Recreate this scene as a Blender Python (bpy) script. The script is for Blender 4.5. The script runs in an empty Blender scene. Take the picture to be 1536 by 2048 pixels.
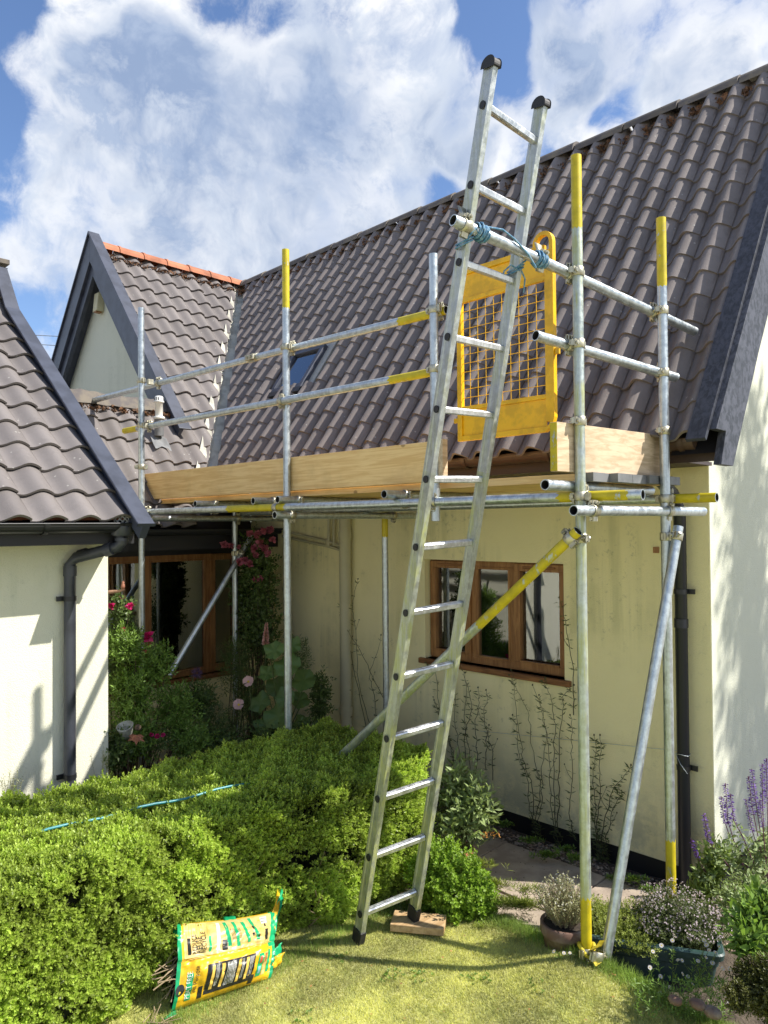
import bpy, bmesh, math, random
import numpy as np
from mathutils import Vector, Matrix, noise as mnoise
rnd = random.Random(7)
R = math.radians
scene = bpy.context.scene
# ------------------------------------------------------------------ camera
YAW, PITCH, ROLL, FPX = R(44.69), R(1.06), R(-0.47), 1474.0
CAM = np.array([0.0, 0.0, 2.05])
FWD = np.array([-math.sin(YAW)*math.cos(PITCH), math.cos(YAW)*math.cos(PITCH), math.sin(PITCH)])
_r = np.array([math.cos(YAW), math.sin(YAW), 0.0]); _u = np.cross(_r, FWD)
RGT = _r*math.cos(ROLL)+_u*math.sin(ROLL); UPV = -_r*math.sin(ROLL)+_u*math.cos(ROLL)
cd = bpy.data.cameras.new('camera'); cam = bpy.data.objects.new('camera', cd)
scene.collection.objects.link(cam); scene.camera = cam
cd.sensor_fit = 'HORIZONTAL'; cd.sensor_width = 36; cd.lens = 36*FPX/1536
cd.clip_start = .05; cd.clip_end = 2000
cam.matrix_world = Matrix(((RGT[0],UPV[0],-FWD[0],CAM[0]),(RGT[1],UPV[1],-FWD[1],CAM[1]),(RGT[2],UPV[2],-FWD[2],CAM[2]),(0,0,0,1)))
def ray(px, py):
    return FWD+RGT*(px-768)/FPX+UPV*(1024-py)/FPX
def at(px, py, ax, v):
    d = ray(px, py); i = 'xyz'.index(ax); return CAM+d*((v-CAM[i])/d[i])
# ------------------------------------------------------------------ sun, world, exposure
SUNV = np.array([1.0, .72, 1.27]); SUNV = SUNV/np.linalg.norm(SUNV)
ELEV = math.asin(SUNV[2]); AZ = math.atan2(SUNV[0], SUNV[1])
sl = bpy.data.lights.new('sun', 'SUN'); sl.energy = 4.7; sl.angle = R(.55); sl.color = (1, .95, .87)
so = bpy.data.objects.new('sun', sl); scene.collection.objects.link(so)
so.location = (8, 6, 12); so.rotation_euler = Vector(SUNV).to_track_quat('Z', 'Y').to_euler()
scene.view_settings.view_transform = 'Standard'; scene.view_settings.look = 'None'
scene.view_settings.gamma = 1; scene.view_settings.exposure = 0.68
W = bpy.data.worlds.new('World'); scene.world = W; W.use_nodes = True
wt = W.node_tree; wt.nodes.clear()
class NT:
    def __init__(s, t): s.t = t
    def n(s, typ, **kw):
        nd = s.t.nodes.new(typ)
        for k, v in kw.items():
            if k.startswith('i_'):
                key = k[2:]; key = int(key) if key.isdigit() else key.replace('_', ' ')
                nd.inputs[key].default_value = v
            else: setattr(nd, k, v)
        return nd
    def l(s, a, b): s.t.links.new(a, b); return a
    def math(s, op, a, b=None, c=None, clamp=False):
        nd = s.t.nodes.new('ShaderNodeMath'); nd.operation = op; nd.use_clamp = clamp
        for i, x in enumerate((a, b, c)):
            if x is None: continue
            if isinstance(x, (int, float)): nd.inputs[i].default_value = x
            else: s.t.links.new(x, nd.inputs[i])
        return nd.outputs[0]
    def mix(s, f, a, b, mode='MIX'):
        nd = s.t.nodes.new('ShaderNodeMix'); nd.data_type = 'RGBA'; nd.blend_type = mode
        for k, x in ((0, f), (6, a), (7, b)):
            if isinstance(x, (int, float)): nd.inputs[k].default_value = x
            elif isinstance(x, tuple): nd.inputs[k].default_value = (*x[:3], 1)
            else: s.t.links.new(x, nd.inputs[k])
        return nd.outputs[2]
    def ramp(s, x, lo, hi, a=0., b=1., smooth=True):
        nd = s.t.nodes.new('ShaderNodeMapRange'); nd.interpolation_type = 'SMOOTHSTEP' if smooth else 'LINEAR'
        s.t.links.new(x, nd.inputs[0])
        for i, v in enumerate((lo, hi, a, b)): nd.inputs[i+1].default_value = v
        return nd.outputs[0]
    def noise(s, vec, scale, detail=4, rough=.55, dist=0.0, out=0):
        nd = s.t.nodes.new('ShaderNodeTexNoise'); nd.inputs['Scale'].default_value = scale
        nd.inputs['Detail'].default_value = detail; nd.inputs['Roughness'].default_value = rough
        nd.inputs['Distortion'].default_value = dist
        if vec is not None: s.t.links.new(vec, nd.inputs['Vector'])
        return nd.outputs[out]
w = NT(wt)
def unit0(a): return a/np.linalg.norm(a)
tc = w.n('ShaderNodeTexCoord')
nrm = w.n('ShaderNodeVectorMath', operation='NORMALIZE'); w.l(tc.outputs['Generated'], nrm.inputs[0])
DIR = nrm.outputs[0]
sky = w.n('ShaderNodeTexSky', sky_type='NISHITA'); sky.sun_disc = False
sky.sun_elevation = ELEV; sky.sun_rotation = AZ; sky.air_density = 1.0; sky.dust_density = .4; sky.ozone_density = 1.6
rv = None
skyc = w.mix(1.0, sky.outputs[0], (.13, .142, .165), 'MULTIPLY')
# clouds: broken cumulus; the holes and banks stand in fixed compass directions of the sky
warp = w.noise(DIR, 5.0, 3, .6, out=1)
wc = w.n('ShaderNodeVectorMath', operation='SUBTRACT'); w.l(warp, wc.inputs[0]); wc.inputs[1].default_value = (.5, .5, .5)
wv = w.n('ShaderNodeVectorMath', operation='SCALE'); w.l(wc.outputs[0], wv.inputs[0]); wv.inputs['Scale'].default_value = .10
wa = w.n('ShaderNodeVectorMath', operation='ADD'); w.l(DIR, wa.inputs[0]); w.l(wv.outputs[0], wa.inputs[1])
wn = w.n('ShaderNodeVectorMath', operation='NORMALIZE'); w.l(wa.outputs[0], wn.inputs[0]); DW = wn.outputs[0]
big = w.noise(DW, 2.3, 2, .5); fine = w.noise(DW, 9.0, 9, .66)
_so = w.n('ShaderNodeVectorMath', operation='ADD'); w.l(DW, _so.inputs[0]); _so.inputs[1].default_value = tuple(SUNV*.035)
fine2 = w.noise(_so.outputs[0], 9.0, 5, .6)
litf = w.ramp(w.math('SUBTRACT', fine, fine2), -.10, .12)
vo = w.n('ShaderNodeTexVoronoi', feature='F1'); vo.inputs['Scale'].default_value = 7.0; vo.inputs['Detail'].default_value = 2.0; vo.inputs['Roughness'].default_value = .6; w.l(DW, vo.inputs['Vector'])
puff = w.math('SUBTRACT', 1.0, vo.outputs['Distance'])
dens = w.math('ADD', w.math('ADD', w.math('MULTIPLY', big, .35), w.math('MULTIPLY', fine, 1.0)), w.math('ADD', w.math('MULTIPLY', puff, .45), .05))   # about .8 mean
def blob(px, py, rad, amt):
    d = ray(px, py); d = d/np.linalg.norm(d)
    vd = w.n('ShaderNodeVectorMath', operation='DOT_PRODUCT'); w.l(DW, vd.inputs[0]); vd.inputs[1].default_value = tuple(d)
    return w.ramp(vd.outputs['Value'], math.cos(R(rad)), 1.0, 0.0, amt)
tot = dens
for b in [(-60,190,3.8,-.28),(-60,400,3.8,-.28),(20,10,3,-.30),(480,-10,4.5,-.50),(640,-10,3,-.25),(965,60,3.4,-.52),(1010,150,2.2,-.30),(1290,90,3.0,-.34),(1250,225,2.2,-.40),(1430,60,3,-.16),
          (890,370,2.4,-.42),(925,210,2.6,-.26),(250,250,18,.14),(600,300,17,.14),(750,150,12,.10),(1180,130,6,.20),(1180,300,6,.16),(1400,180,6,.16),(1350,10,5,.14),(90,470,5,.14),
          (40,640,6,-.06),(300,540,12,.10),(1500,160,8,.06)]:
    tot = w.math('ADD', tot, blob(*b))
_d = ray(610, 735); _d = _d/np.linalg.norm(_d); _n = np.array([0, -1.45, 1])/math.hypot(1, 1.45); _r2 = _d-2*(_d@_n)*_n
_vd = w.n('ShaderNodeVectorMath', operation='DOT_PRODUCT'); w.l(DW, _vd.inputs[0]); _vd.inputs[1].default_value = tuple(_r2)
_vz = w.n('ShaderNodeVectorMath', operation='DOT_PRODUCT'); w.l(DW, _vz.inputs[0]); _vz.inputs[1].default_value = tuple(unit0(np.array([.05, -.50, .87])))
tot = w.math('ADD', tot, w.ramp(_vz.outputs['Value'], math.cos(R(46)), math.cos(R(28)), 0., -.55))   # unseen cloud gap, added to dim the light on the main roof
tot = w.math('ADD', tot, w.ramp(_vd.outputs['Value'], math.cos(R(14)), math.cos(R(6)), 0., -.7))
mask = w.ramp(tot, .52, .73)
# cloud brightness: bright ragged rims and shoulders, grey-blue bellies
dd = w.noise(DW, 3.6, 6, .58, .25)
thick = w.ramp(tot, .80, 1.20)
bel = w.math('MULTIPLY', thick, w.ramp(dd, .34, .60), clamp=True)
for b in [(560,380,13,.7),(280,300,9,.55),(820,300,7,.45),(1200,60,6,.2),(1120,120,7,.55),(120,640,8,.5),(700,130,4,.25),(1450,100,6,.4)]: bel = w.math('ADD', bel, w.math('MULTIPLY', blob(*b), w.ramp(fine, .36, .60, .25, 1.)), clamp=True)
ccol = w.mix(bel, (1., 1., 1.0), (.40, .49, .66))
ccol = w.mix(litf, w.mix(1.0, ccol, (.70, .76, .85), 'MULTIPLY'), ccol)
thin = w.mix(w.math('MULTIPLY', mask, w.ramp(tot, .60, .95, .55, 1.0)), skyc, ccol)
bg = w.n('ShaderNodeBackground'); w.l(thin, bg.inputs[0]); bg.inputs[1].default_value = .72
wo = w.n('ShaderNodeOutputWorld'); w.l(bg.outputs[0], wo.inputs[0])
scene.cycles.max_bounces = 8; scene.cycles.transparent_max_bounces = 12
scene.cycles.caustics_reflective = False; scene.cycles.caustics_refractive = False

# ------------------------------------------------------------------ helpers
COL = scene.collection
def tag(o, label=None, cat=None, group=None, kind=None):
    if label: o['label'] = label
    if cat: o['category'] = cat
    if group: o['group'] = group
    if kind: o['kind'] = kind
    return o
def thing(name, label, cat, loc=(0,0,0), group=None):
    o = bpy.data.objects.new(name, None); COL.objects.link(o); o.location = loc; o.empty_display_size = .1
    return tag(o, label, cat, group)
class MB:
    """collects geometry; build() links it as ONE mesh object"""
    def __init__(s): s.v = []; s.f = []; s.m = []; s.t = []; s.n = 0; s.sm = []
    def add(s, vs, fs, mat=0, tint=None, smooth=False):
        vs = [tuple(map(float, q)) for q in vs]; o = s.n
        s.v += vs; s.n += len(vs)
        for f in fs: s.f.append(tuple(i+o for i in f)); s.m.append(mat); s.sm.append(smooth)
        tv = .5 if tint is None else tint; s.t += [tv]*len(vs)
        return s
    def box(s, lo, hi, mat=0, tint=None):
        x0,y0,z0 = lo; x1,y1,z1 = hi
        return s.add([(x0,y0,z0),(x1,y0,z0),(x1,y1,z0),(x0,y1,z0),(x0,y0,z1),(x1,y0,z1),(x1,y1,z1),(x0,y1,z1)],
            [(0,3,2,1),(4,5,6,7),(0,1,5,4),(1,2,6,5),(2,3,7,6),(3,0,4,7)], mat, tint)
    def hexa(s, P, mat=0, tint=None):   # 4 bottom + 4 top points
        return s.add(P, [(0,3,2,1),(4,5,6,7),(0,1,5,4),(1,2,6,5),(2,3,7,6),(3,0,4,7)], mat, tint)
    def obox(s, p, q, wv, hv, mat=0, tint=None):
        """bar from p to q with half-extent vectors wv, hv"""
        p,q,a,b = (np.array(t, float) for t in (p,q,wv,hv))
        return s.hexa([p-a-b,p+a-b,p+a+b,p-a+b,q-a-b,q+a-b,q+a+b,q-a+b], mat, tint)
    def tube(s, pts, rad, seg=8, mat=0, cap=True, tint=None, smooth=True, inner=None):
        pts = [np.array(p, float) for p in pts]; n = len(pts)
        rads = rad if isinstance(rad, (list, tuple)) else [rad]*n
        vs = []; up = None
        for i, p in enumerate(pts):
            d = pts[min(i+1,n-1)]-pts[max(i-1,0)]; d = d/(np.linalg.norm(d)+1e-9)
            if up is None:
                up = np.array([0,0,1.]) if abs(d[2]) < .9 else np.array([1.,0,0])
            a = np.cross(d, up); a /= np.linalg.norm(a)+1e-9; b = np.cross(a, d); up = b
            for k in range(seg):
                t = 2*math.pi*k/seg; vs.append(p+rads[i]*(math.cos(t)*a+math.sin(t)*b))
        fs = [(i*seg+k, i*seg+(k+1)%seg, (i+1)*seg+(k+1)%seg, (i+1)*seg+k) for i in range(n-1) for k in range(seg)]
        s.add(vs, fs, mat, tint, smooth)
        if cap: s.add(vs[:seg], [tuple(range(seg))[::-1]], mat, tint); s.add(vs[-seg:], [tuple(range(seg))], mat, tint)
        return s
    def lathe(s, prof, c=(0,0,0), seg=24, mat=0, axis=None, tint=None, sy=1.0):
        vs = []
        A = Matrix.Identity(3) if axis is None else Vector(axis).to_track_quat('Z','Y').to_matrix()
        for r_, z_ in prof:
            for k in range(seg):
                t = 2*math.pi*k/seg; q = A@Vector((r_*math.cos(t), r_*math.sin(t)*sy, z_)); vs.append((c[0]+q.x, c[1]+q.y, c[2]+q.z))
        fs = [(i*seg+k, i*seg+(k+1)%seg, (i+1)*seg+(k+1)%seg, (i+1)*seg+k) for i in range(len(prof)-1) for k in range(seg)]
        return s.add(vs, fs, mat, tint, True)
    def build(s, name, mats, parent=None, bevel=0):
        me = bpy.data.meshes.new(name); me.from_pydata(s.v, [], s.f)
        if not isinstance(mats, (list, tuple)): mats = [mats]
        for m_ in mats: me.materials.append(m_)
        me.polygons.foreach_set('material_index', s.m); me.polygons.foreach_set('use_smooth', s.sm)
        a = me.attributes.new('tint', 'FLOAT', 'POINT'); a.data.foreach_set('value', s.t)
        me.update()
        o = bpy.data.objects.new(name, me); COL.objects.link(o)
        if parent is not None: o.parent = parent; o.matrix_parent_inverse = Matrix.Translation(-Vector(parent.location))
        if bevel:
            b = o.modifiers.new('bevel', 'BEVEL'); b.width = bevel; b.segments = 2; b.limit_method = 'ANGLE'; b.angle_limit = R(40)
        return o
def bigmesh(name, V, F, T, mat, parent=None):
    """numpy triangle mesh: V nx3, F mx3, T n"""
    me = bpy.data.meshes.new(name); n, m = len(V), len(F)
    me.vertices.add(n); me.vertices.foreach_set('co', V.astype(np.float32).ravel())
    me.loops.add(m*3); me.loops.foreach_set('vertex_index', F.astype(np.int32).ravel())
    me.polygons.add(m); me.polygons.foreach_set('loop_start', np.arange(m, dtype=np.int32)*3)
    me.materials.append(mat) if not isinstance(mat, list) else [me.materials.append(x) for x in mat]
    a = me.attributes.new('tint', 'FLOAT', 'POINT'); a.data.foreach_set('value', T.astype(np.float32))
    me.update(calc_edges=True)
    o = bpy.data.objects.new(name, me); COL.objects.link(o)
    if parent is not None: o.parent = parent; o.matrix_parent_inverse = Matrix.Translation(-Vector(parent.location))
    return o
def unit(a): return a/(np.linalg.norm(a, axis=-1, keepdims=True)+1e-9)
def leaves(C, D, N, L, Wd, rs, fold=.25, tint=None):
    """folded diamond leaves; C base nx3, D direction, N normal, L length n, Wd half-width n"""
    n = len(C); D = unit(D); S = unit(np.cross(D, N)); U = np.cross(S, D)
    L = np.broadcast_to(L, n)[:,None]; Wd = np.broadcast_to(Wd, n)[:,None]
    mid = C+D*L*.5
    V = np.stack([C, mid-S*Wd+U*Wd*fold, C+D*L-U*L*.08, mid+S*Wd+U*Wd*fold], 1).reshape(-1,3)
    i = np.arange(n)[:,None]*4
    F = np.concatenate([i+np.array([0,1,2]), i+np.array([0,2,3])], 1).reshape(-1,3)
    if tint is None: tint = rs.random(n)
    return V, F, np.repeat(tint, 4)
def join(parts):
    V=[];F=[];T=[];o=0
    for v,f,t in parts: V.append(v);F.append(f+o);T.append(t);o+=len(v)
    return np.concatenate(V),np.concatenate(F),np.concatenate(T)
# ------------------------------------------------------------------ materials
def mat(name, base, rough=.6, metal=0., spec=.5, var=0., vscale=3., vcol=None, bump=0., bscale=60., bdist=.002, tint=0., coat=0., trans=None, detail=5, emit=None, tintcol=None):
    m = bpy.data.materials.new(name); m.use_nodes = True; t = NT(m.node_tree)
    bs = m.node_tree.nodes['Principled BSDF']; out = m.node_tree.nodes['Material Output']
    bs.inputs['Roughness'].default_value = rough; bs.inputs['Metallic'].default_value = metal
    bs.inputs['Specular IOR Level'].default_value = spec
    if coat: bs.inputs['Coat Weight'].default_value = coat
    co = t.n('ShaderNodeTexCoord').outputs['Object']
    c = (*base, 1)
    col = None
    if var or vcol:
        nz = t.noise(co, vscale, detail, .6)
        dk = vcol if vcol else tuple(x*(1-var) for x in base)
        col = t.mix(t.ramp(nz, .38, .66), tuple(base), tuple(dk))
    if tint:
        at_ = t.n('ShaderNodeAttribute', attribute_name='tint')
        src = col if col is not None else tuple(base)
        f = at_.outputs['Fac']
        dark = t.mix(1.0, src, (1-tint,)*3 if tintcol is None else tintcol, 'MULTIPLY')
        col = t.mix(f, dark, src)
    if col is not None: t.l(col, bs.inputs['Base Color'])
    else: bs.inputs['Base Color'].default_value = c
    if bump:
        nz = t.noise(co, bscale, 4, .6); bp = t.n('ShaderNodeBump'); bp.inputs['Strength'].default_value = bump
        bp.inputs['Distance'].default_value = bdist; t.l(nz, bp.inputs['Height']); t.l(bp.outputs[0], bs.inputs['Normal'])
    if trans:
        tr = t.n('ShaderNodeBsdfTranslucent'); ms = t.n('ShaderNodeMixShader'); ms.inputs[0].default_value = trans[3]
        if col is not None: t.l(t.mix(1.0, col, tuple(trans[:3]), 'MULTIPLY'), tr.inputs[0])
        else: tr.inputs[0].default_value = (base[0]*trans[0], base[1]*trans[1], base[2]*trans[2], 1)
        t.l(bs.outputs[0], ms.inputs[1]); t.l(tr.outputs[0], ms.inputs[2]); t.l(ms.outputs[0], out.inputs[0])
    if emit: bs.inputs['Emission Color'].default_value = (*emit, 1); bs.inputs['Emission Strength'].default_value = 1
    return m
def leafmat(name, base, tint=.5, rough=.45, tr=.35, spec=.4):
    return mat(name, base, rough, 0, spec, tint=tint, trans=(1.25, 1.25, .8, tr))
def render_mat(name, base, stain, dirt=1.):
    """rough-cast painted render: coarse bump, faint mould and rain streaks"""
    m = bpy.data.materials.new(name); m.use_nodes = True; t = NT(m.node_tree)
    bs = m.node_tree.nodes['Principled BSDF']; bs.inputs['Roughness'].default_value = .9; bs.inputs['Specular IOR Level'].default_value = .15
    co = t.n('ShaderNodeTexCoord').outputs['Object']
    n1 = t.noise(co, 1.6, 5, .6); mp = t.n('ShaderNodeMapping'); t.l(co, mp.inputs[0]); mp.inputs['Scale'].default_value = (13, 13, .6)
    n2 = t.noise(mp.outputs[0], 1.0, 5, .6)
    n3 = t.noise(co, 22., 4, .7)
    f = t.math('MULTIPLY', t.ramp(n1, .42, .66), t.ramp(n2, .38, .64))
    c = t.mix(t.math('MULTIPLY', f, .75*dirt), tuple(base), tuple(stain))
    c = t.mix(t.math('MULTIPLY', t.math('MULTIPLY', t.ramp(n3, .55, .70), t.ramp(n1, .42, .62)), .34*dirt), c, (.16, .17, .10))
    sp = t.n('ShaderNodeSeparateXYZ'); t.l(co, sp.inputs[0])
    low = t.math('MULTIPLY', t.ramp(sp.outputs[2], .62, .05), t.ramp(t.noise(co, 5., 5, .7), .38, .62))
    c = t.mix(t.math('MULTIPLY', low, .62), c, (.30, .32, .24))
    t.l(c, bs.inputs['Base Color'])
    v = t.n('ShaderNodeTexVoronoi', i_Scale=150.); t.l(co, v.inputs['Vector'])
    n4 = t.noise(co, 170., 4, .7); h = t.math('ADD', t.math('MULTIPLY', v.outputs['Distance'], -.8), n4)
    bp = t.n('ShaderNodeBump'); bp.inputs['Strength'].default_value = .55; bp.inputs['Distance'].default_value = .0035
    t.l(h, bp.inputs['Height']); t.l(bp.outputs[0], bs.inputs['Normal'])
    return m
def tile_mat(name, base, lichen):
    m = bpy.data.materials.new(name); m.use_nodes = True; t = NT(m.node_tree)
    bs = m.node_tree.nodes['Principled BSDF']; bs.inputs['Specular IOR Level'].default_value = .22
    co = t.n('ShaderNodeTexCoord').outputs['Object']
    tn = t.n('ShaderNodeAttribute', attribute_name='tint').outputs['Fac']
    n1 = t.noise(co, 9., 5, .65); n2 = t.noise(co, 45., 4, .7)
    c = t.mix(tn, tuple(x*.84 for x in base), tuple(x*1.12 for x in base))
    c = t.mix(t.math('MULTIPLY', t.ramp(n1, .45, .7), .45), c, lichen)
    c = t.mix(t.math('MULTIPLY', t.ramp(n2, .52, .75), .35), c, (.22, .19, .18))
    v = t.n('ShaderNodeTexVoronoi', i_Scale=13.); t.l(co, v.inputs['Vector'])
    nn = t.noise(co, 60., 2, .5)
    spk = t.math('LESS_THAN', t.math('ADD', v.outputs['Distance'], t.math('MULTIPLY', nn, .14)), .15)
    c = t.mix(t.math('MULTIPLY', spk, .7), c, (.42, .41, .37))
    t.l(c, bs.inputs['Base Color']); t.l(t.ramp(n1, .3, .7, .42, .68), bs.inputs['Roughness'])
    bp = t.n('ShaderNodeBump'); bp.inputs['Strength'].default_value = .35; bp.inputs['Distance'].default_value = .003
    t.l(t.math('ADD', n2, t.noise(co, 160., 2, .5)), bp.inputs['Height']); t.l(bp.outputs[0], bs.inputs['Normal'])
    return m
def paint_metal(name, base, under, wear=.62, rough=.45, sc=(30, 30, 8)):
    m = bpy.data.materials.new(name); m.use_nodes = True; t = NT(m.node_tree)
    bs = m.node_tree.nodes['Principled BSDF']
    co = t.n('ShaderNodeTexCoord').outputs['Object']; mp = t.n('ShaderNodeMapping'); t.l(co, mp.inputs[0]); mp.inputs['Scale'].default_value = sc
    n1 = t.noise(mp.outputs[0], 1., 6, .7); n2 = t.noise(co, 14., 4, .6)
    f = t.ramp(t.math('ADD', t.math('MULTIPLY', n1, .6), t.math('MULTIPLY', n2, .4)), wear-.02, wear+.02)
    c = t.mix(t.ramp(n2, .4, .65), base, tuple(x*.78 for x in base))
    t.l(t.mix(f, c, under), bs.inputs['Base Color']); t.l(t.math('MULTIPLY', f, .7), bs.inputs['Metallic']); bs.inputs['Roughness'].default_value = rough
    return m
def galv(name, base, rough, moss=0., streak=(60, 60, 5)):
    m = bpy.data.materials.new(name); m.use_nodes = True; t = NT(m.node_tree)
    bs = m.node_tree.nodes['Principled BSDF']; bs.inputs['Metallic'].default_value = .85
    co = t.n('ShaderNodeTexCoord').outputs['Object']; mp = t.n('ShaderNodeMapping'); t.l(co, mp.inputs[0]); mp.inputs['Scale'].default_value = streak
    n1 = t.noise(mp.outputs[0], 1., 5, .65); n2 = t.noise(co, 28., 5, .7); n3 = t.noise(co, 5., 4, .6)
    c = t.mix(t.ramp(n2, .35, .65), tuple(x*.72 for x in base), base)
    c = t.mix(t.math('MULTIPLY', t.ramp(n1, .5, .68), .5), c, tuple(x*.5 for x in base))
    if moss:
        f = t.math('MULTIPLY', t.ramp(n3, .35, .6), t.ramp(n1, .36, .6)); f = t.math('MULTIPLY', f, moss)
        c = t.mix(f, c, (.42, .44, .16)); t.l(t.math('SUBTRACT', .85, t.math('MULTIPLY', f, .8)), bs.inputs['Metallic'])
    t.l(c, bs.inputs['Base Color']); t.l(t.ramp(n2, .3, .7, rough-.08, rough+.14), bs.inputs['Roughness'])
    bp = t.n('ShaderNodeBump'); bp.inputs['Strength'].default_value = .12; bp.inputs['Distance'].default_value = .001
    t.l(n2, bp.inputs['Height']); t.l(bp.outputs[0], bs.inputs['Normal'])
    return m
def wood(name, a, b, sc=(3, 60, 60), rough=.6, knots=True):
    m = bpy.data.materials.new(name); m.use_nodes = True; t = NT(m.node_tree)
    bs = m.node_tree.nodes['Principled BSDF']; bs.inputs['Roughness'].default_value = rough; bs.inputs['Specular IOR Level'].default_value = .3
    co = t.n('ShaderNodeTexCoord').outputs['Object']; mp = t.n('ShaderNodeMapping'); t.l(co, mp.inputs[0]); mp.inputs['Scale'].default_value = sc
    n1 = t.noise(mp.outputs[0], 1., 5, .6, .6); n2 = t.noise(co, 3.5, 4, .6)
    c = t.mix(t.ramp(n1, .38, .64), a, b); c = t.mix(t.math('MULTIPLY', t.ramp(n2, .45, .7), .35), c, tuple(x*.65 for x in b))
    if knots:
        v = t.n('ShaderNodeTexVoronoi', i_Scale=5.5); mp2 = t.n('ShaderNodeMapping'); mp2.inputs['Scale'].default_value = (.8, 1, 1); t.l(co, mp2.inputs[0]); t.l(mp2.outputs[0], v.inputs['Vector'])
        c = t.mix(t.math('MULTIPLY', t.ramp(v.outputs['Distance'], .10, .05), .75), c, tuple(x*.35 for x in b))
    t.l(c, bs.inputs['Base Color'])
    bp = t.n('ShaderNodeBump'); bp.inputs['Strength'].default_value = .2; bp.inputs['Distance'].default_value = .001
    t.l(n1, bp.inputs['Height']); t.l(bp.outputs[0], bs.inputs['Normal'])
    return m
M = {}
M['render_sun'] = render_mat('sunlit_render', (.77,.755,.61), (.56,.58,.43), .45)  # wall paint in the tone set for the sunlit wing
M['render_main'] = render_mat('shade_lifted_render', (.88,.80,.46), (.62,.58,.31))  # same paint, lightened and yellowed to stand for bounced light in shade
M['render_end'] = render_mat('end_render', (.66,.67,.55), (.52,.54,.43), .5)  # same paint, cooler in colour for the sky-lit gable ends
M['tile'] = tile_mat('concrete_tile', (.200,.180,.172), (.152,.138,.134))
M['tile_main'] = tile_mat('dark_tile', (.205,.178,.166), (.140,.122,.116))
M['terracotta'] = mat('terracotta_ridge', (.55,.20,.10), .8, var=.35, vscale=6, bump=.3, bscale=40, tint=.25)
M['ridge_dark'] = mat('dark_ridge', (.12,.105,.10), .8, vcol=(.20,.17,.13), vscale=8, bump=.4, bscale=30, bdist=.004, tint=.3)
M['moss'] = mat('dry_moss', (.20,.10,.05), .95, vcol=(.09,.06,.04), vscale=20, bump=.8, bscale=90, bdist=.01)
M['lead'] = mat('lead_flashing', (.20,.205,.21), .55, var=.4, vscale=6, bump=.3, bscale=20, bdist=.004)
M['valley'] = mat('valley_mortar', (.52,.51,.44), .85, vcol=(.34,.33,.28), vscale=9, bump=.5, bscale=40, bdist=.004)
M['slate_paint'] = mat('slate_blue_board', (.062,.07,.098), .42, var=.35, vscale=7, bump=.12, bscale=30)
M['weathered_black'] = wood('weathered_black_board', (.05,.055,.075), (.022,.025,.035), (50,26,26), .55, False)
M['weathered_grey'] = wood('weathered_grey_board', (.085,.09,.115), (.035,.04,.052), (50,26,26), .6, False)
M['black_plastic'] = mat('black_plastic', (.018,.019,.022), .38, var=.2, vscale=5)
M['pipe_grey'] = mat('grey_pipe', (.055,.06,.075), .42, var=.35, vscale=7, bump=.05, bscale=30)
M['pipe_black'] = mat('black_pipe', (.014,.016,.024), .4)
M['black_wood'] = mat('black_fascia', (.012,.012,.015), .5)
M['brown_plastic'] = mat('brown_gutter', (.10,.062,.045), .38, var=.2, vscale=4)
M['brown_fascia'] = mat('brown_fascia', (.055,.034,.028), .5, var=.15)
M['plinth'] = mat('black_plinth', (.008,.008,.009), .6)
M['cream_pipe'] = mat('cream_painted_pipe', (.54,.50,.32), .55, var=.12)
M['oak'] = wood('oak_window', (.37,.185,.07), (.24,.11,.04), (40,40,4), .42, False)
M['oak_h'] = wood('oak_sill', (.30,.14,.055), (.17,.075,.03), (4,40,40), .5, False)
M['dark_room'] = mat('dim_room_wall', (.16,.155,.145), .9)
M['room_white'] = mat('white_radiator', (.6,.6,.58), .5)
M['galv'] = galv('galvanised_tube', (.62,.68,.71), .36)
M['galv_moss'] = galv('mossy_tube', (.56,.62,.60), .42, .75)
M['alu'] = galv('ladder_steel', (.52,.55,.55), .42, .35)
M['alu_moss'] = galv('mossy_ladder_steel', (.50,.53,.48), .48, .85)
M['rung'] = galv('bright_rung', (.80,.82,.84), .36)
M['yellow'] = paint_metal('worn_yellow_paint', (.62,.50,.015), (.45,.50,.50), .60)
M['gate_yellow'] = paint_metal('gate_yellow_paint', (.98,.54,.006), (.18,.10,.05), .80, .38)
M['coupler'] = galv('coupler_steel', (.60,.57,.44), .42)
M['rubber'] = mat('black_rubber', (.015,.015,.017), .6)
M['tube_in'] = mat('tube_inside', (.02,.02,.02), .8)
M['plank'] = wood('new_plank', (.90,.64,.30), (.76,.49,.20), (3,45,60), .65)
M['plank_y'] = wood('pale_plank', (.70,.55,.38), (.52,.39,.25), (60,3,45), .7)
M['block'] = wood('cut_block', (.58,.40,.22), (.42,.27,.13), (40,4,40), .7, False)
M['rope'] = mat('blue_rope', (.06,.20,.36), .8, vcol=(.25,.38,.48), vscale=90, bump=.6, bscale=200)
M['teal'] = mat('teal_cane', (.04,.24,.27), .35)
M['soil'] = mat('dark_soil', (.055,.04,.028), .95, var=.5, vscale=25, bump=.8, bscale=60, bdist=.01)
M['white_plastic'] = mat('white_plastic', (.72,.72,.68), .5)
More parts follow.
